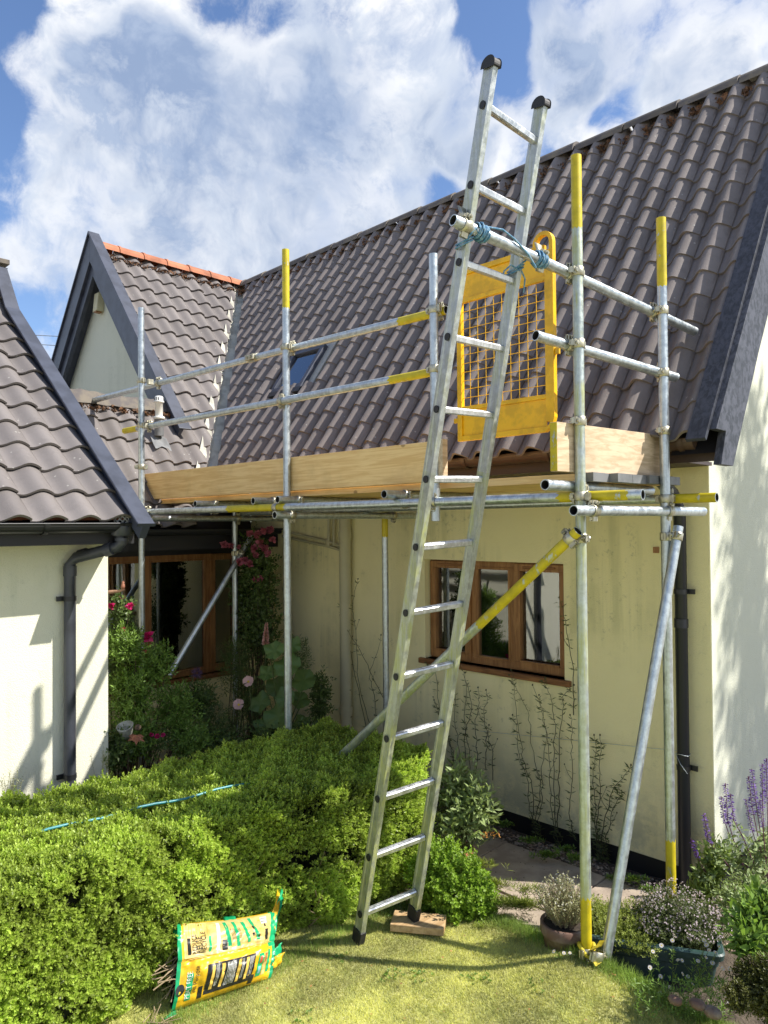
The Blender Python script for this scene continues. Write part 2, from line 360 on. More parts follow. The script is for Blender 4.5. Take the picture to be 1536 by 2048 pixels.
def glass_mat():
    m = bpy.data.materials.new('window_glass'); m.use_nodes = True; t = NT(m.node_tree); m.node_tree.nodes.clear()
    out = t.n('ShaderNodeOutputMaterial'); tr = t.n('ShaderNodeBsdfTransparent'); gl = t.n('ShaderNodeBsdfGlossy'); gl.inputs['Roughness'].default_value = .01
    tr.inputs[0].default_value = (.86,.9,.88,1); gl.inputs[0].default_value = (.95,.97,1,1)
    fr = t.n('ShaderNodeFresnel', i_IOR=2.1); ms = t.n('ShaderNodeMixShader')
    co = t.n('ShaderNodeTexCoord').outputs['Object']; nz = t.noise(co, 2.2, 2, .4); bp = t.n('ShaderNodeBump'); bp.inputs['Strength'].default_value = .05; bp.inputs['Distance'].default_value = .01
    t.l(nz, bp.inputs['Height']); t.l(bp.outputs[0], gl.inputs['Normal'])
    t.l(t.math('MULTIPLY', fr.outputs[0], 1.9, clamp=True), ms.inputs[0]); t.l(tr.outputs[0], ms.inputs[1]); t.l(gl.outputs[0], ms.inputs[2]); t.l(ms.outputs[0], out.inputs[0])
    return m
M['glass'] = glass_mat()
# ------------------------------------------------------------------ roofs
def prof_m(t):
    if t < .14: return .04*(1-t/.14)
    if t < .66: return .5-.5*math.cos(math.pi*(t-.14)/.52)
    return 1-.80*((t-.66)/.40)**1.5
def prof(t):
    if t < .16: return .06*(1-t/.16)
    if t < .70: return .5-.5*math.cos(math.pi*(t-.16)/.54)
    return 1-.70*((t-.70)/.36)**1.7
def tile_roof(name, O, e, s, na, nb, cov, gauge, amp, material, parent, clips=(), lift=.026, seed=1, kink=None, holes=(), prof=prof):
    """interlocking pantiles laid one by one; O lower-left corner, e along the eave, s up the slope"""
    rr = random.Random(seed); O = np.array(O, float); e = np.array(e, float); s = np.array(s, float); s /= np.linalg.norm(s)
    N = np.cross(e, s); V = []; F = []; T = []; K = 12
    for i in range(nb):
        for j in range(na):
            tn = rr.random(); ja = rr.gauss(0, .0018); jb = rr.gauss(0, .0035); jh = rr.gauss(0, .0016); sk = rr.gauss(0, .003)
            a0 = j*cov+ja; b0 = i*gauge+jb
            cx = O+e*(a0+cov/2)+s*(b0+gauge/2)
            if any(h(cx) for h in holes): continue
            base = len(V); rows = []
            thick = .013
            for (bb, hh, kk) in ((b0, lift-thick, 0), (b0, lift, 0), (b0+.5*gauge, lift*.5, 0), (b0+gauge*1.12, 0, 0)):
                for k in range(K+1):
                    t = k/K*1.06
                    h = prof(t)*amp+hh+jh
                    if bb == b0 and hh < lift: h = prof(t)*amp*.93+hh+jh
                    V.append(O+e*(a0+t*cov)+s*(bb+(sk*(t-.5) if bb == b0 else 0))+N*h); T.append(tn)
            for r_ in range(3):
                for k in range(K):
                    q = base+r_*(K+1)+k; F.append((q, q+1, q+K+2, q+K+1))
            # right hand side lip
            q = base+K; V += [V[base+1*(K+1)+K]-N*.016, V[base+3*(K+1)+K]-N*.016]; T += [tn, tn]
            n0 = len(V)-2; F.append((base+1*(K+1)+K, n0, n0+1, base+3*(K+1)+K))
    me = bpy.data.meshes.new(name); me.from_pydata([tuple(v) for v in V], [], F)
    a = me.attributes.new('tint', 'FLOAT', 'POINT'); a.data.foreach_set('value', T)
    bm = bmesh.new(); bm.from_mesh(me)
    for (pc, pn) in clips:     # keep the side the normal points to
        bmesh.ops.bisect_plane(bm, geom=bm.verts[:]+bm.edges[:]+bm.faces[:], plane_co=pc, plane_no=pn, clear_inner=True)
    for f in bm.faces: f.smooth = True
    for ed in bm.edges:
        if len(ed.link_faces) == 2 and ed.calc_face_angle(0) > R(38): ed.smooth = False
    bm.to_mesh(me); bm.free(); me.materials.append(material)
    o = bpy.data.objects.new(name, me); COL.objects.link(o)
    if parent is not None: o.parent = parent; o.matrix_parent_inverse = Matrix.Translation(-Vector(parent.location))
    return o
# ================================================================== MAIN COTTAGE
WY = 4.25; GX = -1.62          # front wall plane, gable end plane
EY, EZ, MS = 3.75, 2.56, 1.45  # main eave and slope
RY, RZ = 5.596, 5.237
CXR, CS = -8.137, 1.22         # cross wing ridge x and slope
H1 = thing('cottage', 'cream rendered cottage with dark pantile roof, oak window and black downpipe behind the scaffold', 'house', (-4, 5.5, 0))
def wall_with_holes(axis, plane, thick, a0, a1, z0, z1, holes, m, parent, name='wall', nrm=1):
    """wall as boxes round its window openings; axis is the direction it runs in"""
    mb = MB(); hs = sorted(holes); cur = a0
    def bx(p, q, r_, t_):
        if q-p < 1e-4 or t_-r_ < 1e-4: return
        if axis == 'x': mb.box((p, min(plane, plane+nrm*thick), r_), (q, max(plane, plane+nrm*thick), t_))
        else: mb.box((min(plane, plane+nrm*thick), p, r_), (max(plane, plane+nrm*thick), q, t_))
    for (h0, h1, b, t_) in hs:
        bx(cur, h0, z0, z1); bx(h0, h1, z0, b); bx(h0, h1, t_, z1); cur = h1
    bx(cur, a1, z0, z1)
    return mb.build(name, m, parent)
WX0, WX1, WZ0, WZ1 = -3.77, -2.56, 1.035, 1.79
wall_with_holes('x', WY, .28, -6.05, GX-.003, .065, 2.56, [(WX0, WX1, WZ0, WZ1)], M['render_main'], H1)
# gable end (faces +x), follows the roof up to the ridge
mb = MB()
yb = 2*RY-EY
prof_g = [(WY+.003, .065), (WY+.003, 2.56), (WY+.003, EZ+MS*(WY-EY)-.06), (RY, RZ-.06), (yb-.5, EZ+MS*.5-.06), (yb-.5, .065)]
v = [(GX, y, z) for y, z in prof_g]+[(GX-.25, y, z) for y, z in prof_g]; n = len(prof_g)
mb.add(v, [tuple(range(n)), tuple(range(2*n-1, n-1, -1))]+[(i, i+n, (i+1) % n+n, (i+1) % n) for i in range(n)])
mb.build('gable_wall', M['render_end'], H1)
mb = MB(); mb.box((-6.0, WY+.012, -.06), (GX-.01, WY+.2, .066)); mb.box((GX-.2, WY+.014, -.06), (GX-.012, yb-.5, .064)); mb.build('plinth', M['plinth'], H1)
# roof tiles
e = np.array([1., 0, 0]); s = np.array([0, 1., MS])/math.hypot(1, MS)
va = np.array([-5.943, 3.75, 2.56]); vb = np.array([CXR, RY, RZ]); vd = vb-va
vn = Vector((vd[1], -vd[0], 0)).normalized()         # horizontal normal of the valley, pointing to +x
SKY = dict(x0=-5.72, x1=-5.24, b0=.90, b1=1.44)
def in_sky(p):
    b = (p[1]-EY)/s[1]; return SKY['x0']-.06 < p[0] < SKY['x1']+.05 and SKY['b0']-.06 < b < SKY['b1']+.03
X1 = -1.44
na = 37; tile_roof('roof', (X1-na*.184+.012, EY-.055, EZ-.08-.02), e, s, na, 16, .184, .207, .068, M['tile_main'], H1, lift=.014, prof=prof_m, 
    clips=[(Vector(va)+vn*.055, vn), (Vector((0, RY, RZ+.0)), Vector((0, -1, .05)))], seed=3, holes=[in_sky])
# underlay so nothing shows through, with verge end
mb = MB(); zz = .075
mb.add([(X1+.02, EY-.02, EZ-zz), (X1+.02, RY, RZ-zz-.02), (CXR, RY, RZ-zz-.02), (va[0], EY-.02, EZ-zz)], [(0, 1, 2, 3)])
mb.add([(X1+.02, RY, RZ-zz-.02), (X1+.02, yb, EZ-zz), (-9, yb, EZ-zz), (-9, RY, RZ-zz-.02)], [(0, 1, 2, 3)])
mb.build('roof_underlay', M['black_wood'], H1)
# ridge
mb = MB(); rr = random.Random(5); x = X1+.03
while x > CXR-.1:
    L = .44; jz = rr.gauss(0, .004); pts = []; t_ = rr.random()
    for (xx, k) in ((x, 1.05), (x-L+.012, .98)):
        for i in range(9):
            a = math.pi*(i/8)*1.0
            pts.append((xx, RY-math.cos(a)*.105*k, RZ-.05+jz+math.sin(a)*.10*k))
    mb.add(pts, [(i, i+1, i+10, i+9) for i in range(8)], 0, t_, True); mb.add(pts[:9], [tuple(range(9))], 0, t_)
    x -= L
mb.build('ridge_tiles', M['ridge_dark'], H1)
mb = MB(); rr = random.Random(8)
for i in range(1700):      # mortar bedding and dried moss under the ridge
    x = X1-.05-rr.random()*6.5; q = np.array([x, RY-.115-abs(rr.gauss(0, .026)), RZ-.125+rr.gauss(0, .016)]); q[2] -= (RY-.115-q[1])*1.2
    r_ = .010+rr.random()*.018
    vs = [q+np.array([rr.uniform(-1, 1), rr.uniform(-1, 1), rr.uniform(-1, 1)])*r_ for _ in range(5)]
    mb.add(vs, [(0, 1, 2), (0, 2, 3), (0, 3, 1), (1, 2, 4), (2, 3, 4), (1, 4, 3)], 0)
mb.build('ridge_moss', [M['moss'], M['lead']], H1)
# valley lining
mb = MB(); ups = np.array([0, 0, 1.])
dn = np.array([vn.x, vn.y, 0]); a_, b_ = va-vd*.05+ups*-.015, vb+ups*-.02
mb.add([a_-dn*.14+ups*.135, a_-dn*.045, a_+dn*.045, a_+dn*.14+ups*.135, b_-dn*.10+ups*.10, b_-dn*.035, b_+dn*.035, b_+dn*.10+ups*.10], [(0, 1, 5, 4), (1, 2, 6, 5), (2, 3, 7, 6)], 0)
rr = random.Random(2)
for i in range(700):
    t_ = rr.random(); c = a_+(b_-a_)*t_+dn*(.075+rr.random()*.035)+ups*(.06)
    r_ = .013; vs = [c+np.array([rr.uniform(-1, 1), rr.uniform(-1, 1), rr.uniform(-.6, .9)])*r_ for _ in range(5)]
    mb.add(vs, [(0, 1, 2), (0, 2, 3), (0, 3, 1), (1, 2, 4), (2, 3, 4), (1, 4, 3)], 0)
mb.build('valley', M['valley'], H1)
# verge: capping board lying on the tiles and a weathered bargeboard
def slope_pt(y, off=0.): return np.array([0, y, EZ+MS*(y-EY)])+np.array([0, -MS, 1])/math.hypot(1, MS)*off
mb = MB(); p, q = slope_pt(EY-.10, .066), slope_pt(RY+.02, .066)
p[0] = q[0] = -1.430; mb.obox(p, q, (.048, 0, 0), np.array([0, -MS, 1])/math.hypot(1, MS)*.011); mb.build('verge_board', M['weathered_black'], H1, .002)
mb = MB(); o1, o2 = .054, -.20
P = [slope_pt(EY-.06, o1), slope_pt(EY-.02, -.05), np.array([0, 3.70, 2.335]), np.array([0, 3.86, 2.335]), slope_pt(EY+.36, -.19), slope_pt(RY, -.205), slope_pt(RY, o1)]
P[0][1] += .0
n = len(P); vv = [(-1.350, q[1], q[2]) for q in P]+[(-1.389, q[1], q[2]) for q in P]
mb.add(vv, [tuple(range(n)), tuple(range(2*n-1, n-1, -1))]+[(i, i+n, (i+1) % n+n, (i+1) % n) for i in range(n)]); mb.build('bargeboard', M['weathered_grey'], H1, .002)
mb = MB(); mb.add([(-1.385, EY, EZ-.16), (-1.385, RY, RZ-.16), (GX, RY, RZ-.16), (GX, EY, EZ-.16)], [(0, 1, 2, 3)]); mb.build('verge_soffit', M['black_wood'], H1)
# eave: boxed soffit, fascia, gutter
mb = MB(); mb.box((-5.80, 3.862, 2.372), (-1.60, WY-.004, 2.392)); mb.box((-1.5995, 3.862, 2.372), (-1.39, 3.93, 2.392)); mb.build('soffit', M['brown_fascia'], H1)
mb = MB(); mb.box((-5.80, 3.835, 2.366), (-1.39, 3.860, 2.55)); mb.build('fascia', M['brown_fascia'], H1)
def gutter(parent, p0, p1, rad, m, name='gutter', out=(0, -1, 0), brackets=(), bname='gutter_bracket'):
    p0, p1, out = (np.array(t, float) for t in (p0, p1, out)); mb = MB(); K = 10
    prof_ = [(math.cos(math.pi*k/K), -math.sin(math.pi*k/K)) for k in range(K+1)]
    o_ = [(c*rad, s_*rad) for c, s_ in prof_]; i_ = [(c*(rad-.004), s_*(rad-.004)) for c, s_ in prof_][::-1]
    ring = o_+i_; n = len(ring)
    vs = [p+out*c+np.array([0, 0, 1])*s_ for p in (p0, p1) for c, s_ in ring]
    mb.add(vs, [(i, (i+1) % n, (i+1) % n+n, i+n) for i in range(n)], 0, smooth=False); mb.add([vs[k] for k in range(K+1)], [tuple(range(K+1))]); mb.add([vs[n+k] for k in range(K+1)], [tuple(range(K+1))])
    dd_ = (p1-p0)/np.linalg.norm(p1-p0)
    lipc = p0+out*rad; mb.tube([lipc, p1+out*rad], .006, 6)
    o = mb.build(name, m, parent)
    for t_ in brackets:
        b = MB(); c0 = p0+(p1-p0)*t_; r2 = rad+.004
        vs = []
        for q in (c0-dd_*.014, c0+dd_*.014):
            vs += [q+out*c*r2+np.array([0, 0, 1])*s_*r2 for c, s_ in prof_]
        b.add(vs, [(i, i+1, i+K+2, i+K+1) for i in range(K)], smooth=True)
        b.add([q+out*c*(r2+.003)+np.array([0, 0, 1])*s_*(r2+.003) for q in (c0-dd_*.014, c0+dd_*.014) for c, s_ in prof_], [(i, i+1, i+K+2, i+K+1) for i in range(K)], smooth=True)
        b.build(bname, m, o)
    return o
gutter(H1, (-5.75, 3.775, 2.478), (-1.50, 3.775, 2.478), .056, M['brown_plastic'], brackets=(.06, .25, .45, .655, .80, .955, .985))
# black downpipe at the corner with brackets
def pipe_run(parent, pts, rad, m, name='downpipe', collars=(), brackets=(), bdir=(1, 0, 0), toward=(0, 1, 0), bmat='black_plastic'):
    mb = MB(); mb.tube(pts, rad, 18)
    for c in collars:
        c, dr, ln = c; c = np.array(c, float); dr = unit(np.array(dr, float)); mb.tube([c-dr*ln/2, c+dr*ln/2], rad*1.13, 18)
    o = mb.build(name, m, parent)
    for z in brackets:
        b = MB(); c = np.array([pts[-1][0], pts[-1][1], z], float); bd = np.array(bdir, float); tw = np.array(toward, float)
        b.tube([c-np.array([0, 0, .014]), c+np.array([0, 0, .014])], rad*1.1, 18)
        b.obox(c+tw*rad*.8-bd*.0, c+tw*rad*.8+bd*(rad+.035), tw*.006, (0, 0, .014), 0)
        b.build('bracket', M[bmat], o)
    return o
px_ = -1.765
pipe_run(H1, [(px_, 3.83, 2.44), (px_, 3.86, 2.33), (px_, 4.10, 2.22), (px_, WY-.06, 2.12), (px_, WY-.06, -.02)], .0345, M['pipe_black'],
    collars=[((px_, 3.98, 2.275), (0, .24, -.11), .06), ((px_, WY-.06, 1.48), (0, 0, 1), .05)], brackets=(1.66, .66), toward=(0, 1, 0))
# oak window
def window(parent, axis, plane, a0, a1, z0, z1, leafs, depth, sgn, sill=True, vents=True):
    """frame with casements; leafs = list of (a0,a1,opening) ; sgn: outward direction sign along the plane normal"""
    def pt(a, z, d):   # d measured outward from the frame's back
        return (a, plane-sgn*depth+sgn*d, z) if axis == 'x' else (plane-sgn*depth+sgn*d, a, z)
    def bar(mb, A0, A1, Z0, Z1, D0, D1):
        p, q = pt(A0, Z0, D0), pt(A1, Z1, D1); mb.box(tuple(map(min, p, q)), tuple(map(max, p, q)))
    w_ = MB(); t = .045
    bar(w_, a0, a1, z1-t, z1, -.06, .0); bar(w_, a0, a1, z0, z0+t, -.06, .0); bar(w_, a0, a0+t, z0+t, z1-t, -.06, .0); bar(w_, a1-t, a1, z0+t, z1-t, -.06, .0)
    for (b0, b1, op) in leafs[1:]: bar(w_, b0-.03, b0+.03, z0+t, z1-t, -.06, .001)
    o = tag(w_.build('window', M['oak'], parent, .003))
    for (b0, b1, op) in leafs:
        c = MB(); k = .052 if op else .018; q0 = b0+(.012 if op else .03); q1 = b1-(.012 if op else .03); y0, y1 = z0+(.012 if op else t), z1-(.012 if op else t); D = (-.05, .022) if op else (-.05, .004)
        bar(c, q0, q1, y1-k, y1, *D); bar(c, q0, q1, y0, y0+k, *D); bar(c, q0, q0+k, y0+k, y1-k, *D); bar(c, q1-k, q1, y0+k, y1-k, *D)
        if op: bar(c, q0+k, q1-k, y0+k, y0+k+.012, .0, .03)
        c.build('casement', M['oak'], o, .003)
        if op and vents:
            c = MB(); bar(c, b0+.09, b1-.09, z1-.045, z1-.030, .020, .032); c.build('trickle_vent', M['oak_h'], o, .004)
        g = MB(); bar(g, q0+k, q1-k, y0+k, y1-k, -.022, -.018); g.build('pane', M['glass'], o)
    if sill:
        s_ = MB(); bar(s_, a0-.05, a1+.05, z0-.04, z0, -.07, depth+.03); s_.build('sill', M['oak_h'], o, .006)
    return o
window(H1, 'x', WY, WX0, WX1, WZ0, WZ1, [(WX0, -3.36, True), (-3.36, -3.00, False), (-3.00, WX1, True)], .07, -1)
# room behind the window
def room(lo, hi, open_axis, m, parent, name='room_lining'):
    x0, y0, z0 = lo; x1, y1, z1 = hi; mb = MB()
    q = {'x-': [(x0,y0,z0),(x0,y1,z0),(x0,y1,z1),(x0,y0,z1)], 'x+': [(x1,y0,z0),(x1,y1,z0),(x1,y1,z1),(x1,y0,z1)],
         'y-': [(x0,y0,z0),(x1,y0,z0),(x1,y0,z1),(x0,y0,z1)], 'y+': [(x0,y1,z0),(x1,y1,z0),(x1,y1,z1),(x0,y1,z1)],
         'z-': [(x0,y0,z0),(x1,y0,z0),(x1,y1,z0),(x0,y1,z0)], 'z+': [(x0,y0,z1),(x1,y0,z1),(x1,y1,z1),(x0,y1,z1)]}
    for k, v in q.items():
        if k != open_axis: mb.add(v, [(0, 1, 2, 3)])
    return mb.build(name, m, parent)
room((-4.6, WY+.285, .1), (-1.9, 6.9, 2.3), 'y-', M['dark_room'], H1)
mb = MB()
for i in range(18): mb.box((-3.35+i*.045, WY+.30, .45), (-3.35+i*.045+.032, WY+.36, 1.15))
mb.build('radiator', M['room_white'], H1)
# skylight
def sk(x, b, off): 
    q = np.array([x, EY, EZ])+s*b+np.cross(e, s)*off; return q
mb = MB(); x0, x1, b0, b1 = SKY['x0'], SKY['x1'], SKY['b0'], SKY['b1']
def skbar(mb, xa, xb, ba, bb, oa, ob): mb.hexa([sk(xa,ba,oa), sk(xb,ba,oa), sk(xb,bb,oa), sk(xa,bb,oa), sk(xa,ba,ob), sk(xb,ba,ob), sk(xb,bb,ob), sk(xa,bb,ob)])
k = .05
for a in ((x0, x1, b0, b0+k), (x0, x1, b1-k, b1), (x0, x0+k, b0+k, b1-k), (x1-k, x1, b0+k, b1-k)): skbar(mb, *a, -.05, .045)
sko = mb.build('skylight', M['slate_paint'], H1, .004)
mb = MB(); skbar(mb, x0+k, x1-k, b0+k, b1-k, .012, .018); mb.build('pane', M['glass'], sko)
mb = MB(); skbar(mb, x1, x1+.09, b0-.05, b1+.06, -.06, -.0); skbar(mb, x0-.05, x0, b0-.05, b1+.06, -.06, .0); skbar(mb, x0, x1, b1, b1+.06, -.06, .0); mb.build('flashing', mat('pale_flashing', (.42,.41,.37), .5, var=.2, vscale=12), sko, .003)
mb = MB(); skbar(mb, x0-.05, x1+.09, b0-.20, b0-.005, -.07, .004); skbar(mb, x0-.02, x1+.02, b0-.06, b0, .006, .05); mb.build('apron', M['black_plastic'], sko, .003)
mb = MB(); skbar(mb, x0+k, x1-k, b0+k, b1-k, -.02, -.01); mb.build('dark_backing', M['slate_paint'], sko)  # dark sheet added under the pane so the sky reflection shows
# cream soil pipe and small waste pipes on the wall
xs = at(692, 1300, 'y', WY-.06)[0]
pipe_run(H1, [(xs, WY-.062, 2.36), (xs, WY-.062, -.02)], .05, M['cream_pipe'], 'soil_pipe', collars=[((xs, WY-.062, 1.97), (0, 0, 1), .07), ((xs, WY-.062, .50), (0, 0, 1), .07)])
mb = MB(); y_ = WY-.03
a = at(565, 1062, 'y', y_); b = at(655, 1082, 'y', y_); c = at(684, 1094, 'y', y_)
mb.tube([a, b, c], .012, 8); mb.tube([a+[0, 0, -.05], b+[0, 0, -.045], c+[0, 0, -.03]], .012, 8)
for pxx in (658, 668):
    t0, t1 = at(pxx, 1030, 'y', y_), at(pxx, 1092, 'y', y_); mb.tube([t0, t1], .013, 8)
for q in (b, c): mb.lathe([(0, -.03), (.02, -.03), (.02, .03), (0, .03)], q+np.array([0, 0, -.01]), 10)
mb.build('waste_pipe', M['cream_pipe'], H1)
mb = MB(); q = at(1312, 1100, 'y', WY-.004); mb.box((q[0]-.018, q[1]-.004, q[2]-.018), (q[0]+.018, q[1]+.02, q[2]+.018)); mb.build('wooden_plug', M['oak'], H1, .002)
# trellis wire on the wall
mb = MB(); q0 = at(960, 1462, 'y', WY-.02); q1 = at(1362, 1502, 'y', WY-.02); mb.tube([q0, q1], .0016, 5); q2 = at(1385, 1530, 'y', WY-.11)
cc = np.array([px_, WY-.06, q1[2]]); mb.tube([cc+np.array([math.cos(t)*.038, math.sin(t)*.038, .004*math.sin(3*t)]) for t in np.linspace(0, 6.3, 14)], .002, 5)
mb.tube([cc+np.array([-.036, -.02, 0]), cc+np.array([.0, -.04, -.05]), cc+np.array([.035, -.03, -.10])], .0014, 4)
mb.build('training_wire', M['galv'], H1)

# ================================================================== CROSS WING (orange ridge)
H2 = thing('cottage_wing', 'rear wing with orange ridge tiles, gable in dark bargeboards and long oak window', 'house', (-7, 3.4, 0))
ex = np.array([0, 1., 0]); sx = np.array([-1., 0, CS])/math.hypot(1, CS)
EX2 = -5.56; EZ2 = RZ+CS*(CXR-EX2)
VYG = 3.58                     # verge plane of the gable
O2 = np.array([EX2, 1.9, EZ2-.055])
tile_roof('roof', O2, ex, sx, 21, 17, .184, .247, .043, M['tile'], H2, clips=[(Vector(va)-vn*.055, -vn), (Vector((0, VYG+.05, 0)), Vector((0, 1, 0))), (Vector((CXR+.02, 0, 0)), Vector((1, 0, 0)))], seed=11)
ZT = 3.22; XT = CXR-(ZT-RZ)/CS
tile_roof('lower_roof', O2, ex, sx, 12, 17, .184, .247, .043, M['tile'], H2, clips=[(Vector((0, VYG+.052, 0)), Vector((0, -1, 0))), (Vector((XT, 0, 0)), Vector((1, 0, 0))), (Vector(va)-vn*.055, -vn)], seed=12)
mb = MB(); zz = .07
def cz(x): return RZ+CS*(CXR-x)-zz
mb.add([(EX2, 1.9, cz(EX2)), (EX2, 3.9, cz(EX2)), (CXR, RY, cz(CXR)), (CXR, VYG+.05, cz(CXR)), (XT, VYG+.05, cz(XT)), (XT, 1.9, cz(XT))], [(0, 1, 2, 3, 4, 5)])
mb.add([(CXR, VYG+.05, cz(CXR)), (CXR, 7, cz(CXR)), (CXR-2.6, 7, cz(CXR)-2.6*CS), (CXR-2.6, VYG+.05, cz(CXR)-2.6*CS)], [(0, 1, 2, 3)])
mb.build('roof_underlay', M['black_wood'], H2)
# other slope's tile edge seen past the left bargeboard is hidden; orange ridge
mb = MB(); rr = random.Random(6); y = VYG-.02
while y < RY-.02:
    L = .30; pts = []; t_ = rr.random(); jz = rr.gauss(0, .003)
    for (yy, k) in ((y, 1.07), (y+.03, 1.07), (y+.032, 1.0), (y+L-.006, .98)):
        for i in range(9):
            a = math.pi*i/8; pts.append((CXR-math.cos(a)*.10*k, yy, RZ-.03+jz+math.sin(a)*.10*k))
    mb.add(pts, [(r_*9+i, r_*9+i+1, r_*9+i+10, r_*9+i+9) for r_ in range(3) for i in range(8)], 0, t_, False); mb.add(pts[:9], [tuple(range(9))], 0, t_)
    y += L
rid = mb.build('ridge_tiles', M['terracotta'], H2)
mb = MB(); rr = random.Random(9)
for i in range(220):
    q = np.array([CXR+.11+abs(rr.gauss(0, .02)), VYG+.05+rr.random()*(RY-VYG), RZ-.125+rr.gauss(0, .012)]); r_ = .012+rr.random()*.014
    vs = [q+np.array([rr.uniform(-1, 1), rr.uniform(-1, 1), rr.uniform(-1, 1)])*r_ for _ in range(5)]
    mb.add(vs, [(0, 1, 2), (0, 2, 3), (0, 3, 1), (1, 2, 4), (2, 3, 4), (1, 4, 3)])
mb.build('ridge_bedding', M['moss'], H2)
# gable wall, deep verge and bargeboards
GY = VYG+.14
mb = MB(); hx = 2.45
mb.add([(CXR-hx, GY, RZ-.1-hx*CS), (CXR+hx, GY, RZ-.1-hx*CS), (CXR, GY, RZ-.1)], [(0, 1, 2)]); mb.box((CXR-hx, GY+.002, -.05), (XT-.35, GY+.2, RZ-.1-hx*CS+.3)); mb.build('gable_wall', M['render_end'], H2)
nR = np.array([CS, 0, 1])/math.hypot(1, CS); nL = np.array([-CS, 0, 1])/math.hypot(1, CS)
apex = np.array([CXR, 0, RZ+.13])
for sg, nn, ln in ((1, nR, 1.97), (-1, nL, 2.3)):
    d_ = np.array([sg, 0, -CS]); d_ = d_/np.linalg.norm(d_); end = apex+d_*ln*math.hypot(1, CS)
    def slab(yo0, yo1, off0, off1, m, nm, ext=0.):
        mb = MB(); P_ = []
        for yy in (yo0, yo1):
            for (base, of) in ((apex, off0), (apex, off1)):
                # apex points sit on x=CXR
                zc = of*math.hypot(1, CS); P_.append((CXR, yy, base[2]+zc))
            for of in (off1, off0):
                q = end+nn*of; P_.append((q[0], yy, q[2]))
        mb.add(P_, [(0, 1, 2, 3), (7, 6, 5, 4), (0, 4, 5, 1), (1, 5, 6, 2), (2, 6, 7, 3), (3, 7, 4, 0)])
        return mb.build(nm, m, H2, .003)
    slab(VYG-.035, VYG, -.20, -.004, M['slate_paint'], 'bargeboard')
    slab(VYG-.055, VYG+.075, -.001, .018, M['slate_paint'], 'verge_capping')
    slab(VYG+.0505, GY-.001, -.25, -.225, M['slate_paint'], 'soffit')
    slab(VYG+.001, VYG+.05, -.30, -.19, M['slate_paint'], 'inner_trim')
# flashing roll along the top of the lower roof
mb = MB(); pts = [(XT+.10, cz(XT+.10)+.118), (XT+.04, cz(XT)+.112), (XT-.02, cz(XT)+.125), (XT-.10, cz(XT)+.12), (XT-.5, cz(XT)+.08)]
NN = 26; rr = random.Random(4); vs = []
for i in range(NN):
    y = 1.95+i*(VYG+.12-1.95)/(NN-1)
    for j, (x, z) in enumerate(pts): vs.append((x+rr.gauss(0, .004), y, z+rr.gauss(0, .005)))
mb.add(vs, [(i*5+j, i*5+j+1, (i+1)*5+j+1, (i+1)*5+j) for i in range(NN-1) for j in range(4)], 0, smooth=True); mb.build('top_flashing', M['ridge_dark'], H2)
mb = MB()
for i in range(260):
    q = np.array([XT+.115+abs(rr.gauss(0, .018)), 2.0+rr.random()*1.6, cz(XT+.10)+.085+rr.gauss(0, .01)]); r_ = .012+rr.random()*.014
    vs = [q+np.array([rr.uniform(-1, 1), rr.uniform(-1, 1), rr.uniform(-1, 1)])*r_ for _ in range(5)]
    mb.add(vs, [(0, 1, 2), (0, 2, 3), (0, 3, 1), (1, 2, 4), (2, 3, 4), (1, 4, 3)])
mb.build('flashing_moss', M['moss'], H2)
# wall facing the little court, with its window
RX = -6.06; RYA, RYB = 2.46, 4.14; RZA, RZB = .675, 1.80
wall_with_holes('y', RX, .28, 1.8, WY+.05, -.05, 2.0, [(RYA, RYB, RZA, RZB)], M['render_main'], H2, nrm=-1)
window(H2, 'y', RX, RYA, RYB, RZA, RZB, [(RYA, 3.17, False), (3.17, 3.80, False), (3.80, RYB, True)], .05, 1, vents=False)
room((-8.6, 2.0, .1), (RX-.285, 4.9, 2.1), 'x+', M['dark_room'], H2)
mb = MB()
for i in range(20): mb.box((-8.5, 2.9+i*.06, .35), (-8.43, 2.9+i*.06+.045, 1.15))
mb.build('radiator', M['room_white'], H2)
mb = MB(); mb.box((RX+.002, 1.8, 1.80), (RX+.03, WY-.01, 2.03)); mb.box((EX2-.07, 1.8, 1.86), (EX2-.045, WY-.012, 2.035)); mb.box((RX+.03, 1.8, 1.865), (EX2-.071, WY-.014, 1.88)); mb.build('fascia', M['black_wood'], H2)
gutter(H2, (EX2+.005, 1.9, 2.03), (EX2+.005, WY-.03, 2.03), .05, M['black_plastic'], out=(1, 0, 0))
# vent pipe through the lower roof
q = at(318, 850, 'x', -6.15); 
VP_ = thing('vent_pipe', 'white plastic vent pipe with a louvred cap standing on the lower tiled roof', 'vent pipe', tuple(q))
zb = q[2]; mb = MB(); mb.tube([(q[0], q[1], zb-.10), (q[0], q[1], zb+.06)], .042, 16); mb.build('lower_pipe', M['lead'], VP_)
mb = MB(); mb.lathe([(.034, .05), (.034, .20), (.046, .205), (.046, .215), (.040, .22), (.040, .25), (.03, .262), (0, .268)], (q[0], q[1], zb), 18); mb.lathe([(.034, .05), (.05, .052), (.05, .075), (.034, .08)], (q[0], q[1], zb), 18); pp = mb.build('cap', M['white_plastic'], VP_)
mb = MB()
for k in range(12):
    a = k*math.pi/6; mb.obox((q[0]+.0385*math.cos(a), q[1]+.0385*math.sin(a), zb+.222), (q[0]+.0385*math.cos(a), q[1]+.0385*math.sin(a), zb+.248), (-.003*math.sin(a), .003*math.cos(a), 0), (.003*math.cos(a), .003*math.sin(a), 0))
mb.build('louvre', M['rubber'], VP_)
mb = MB(); K = 8; vs = []
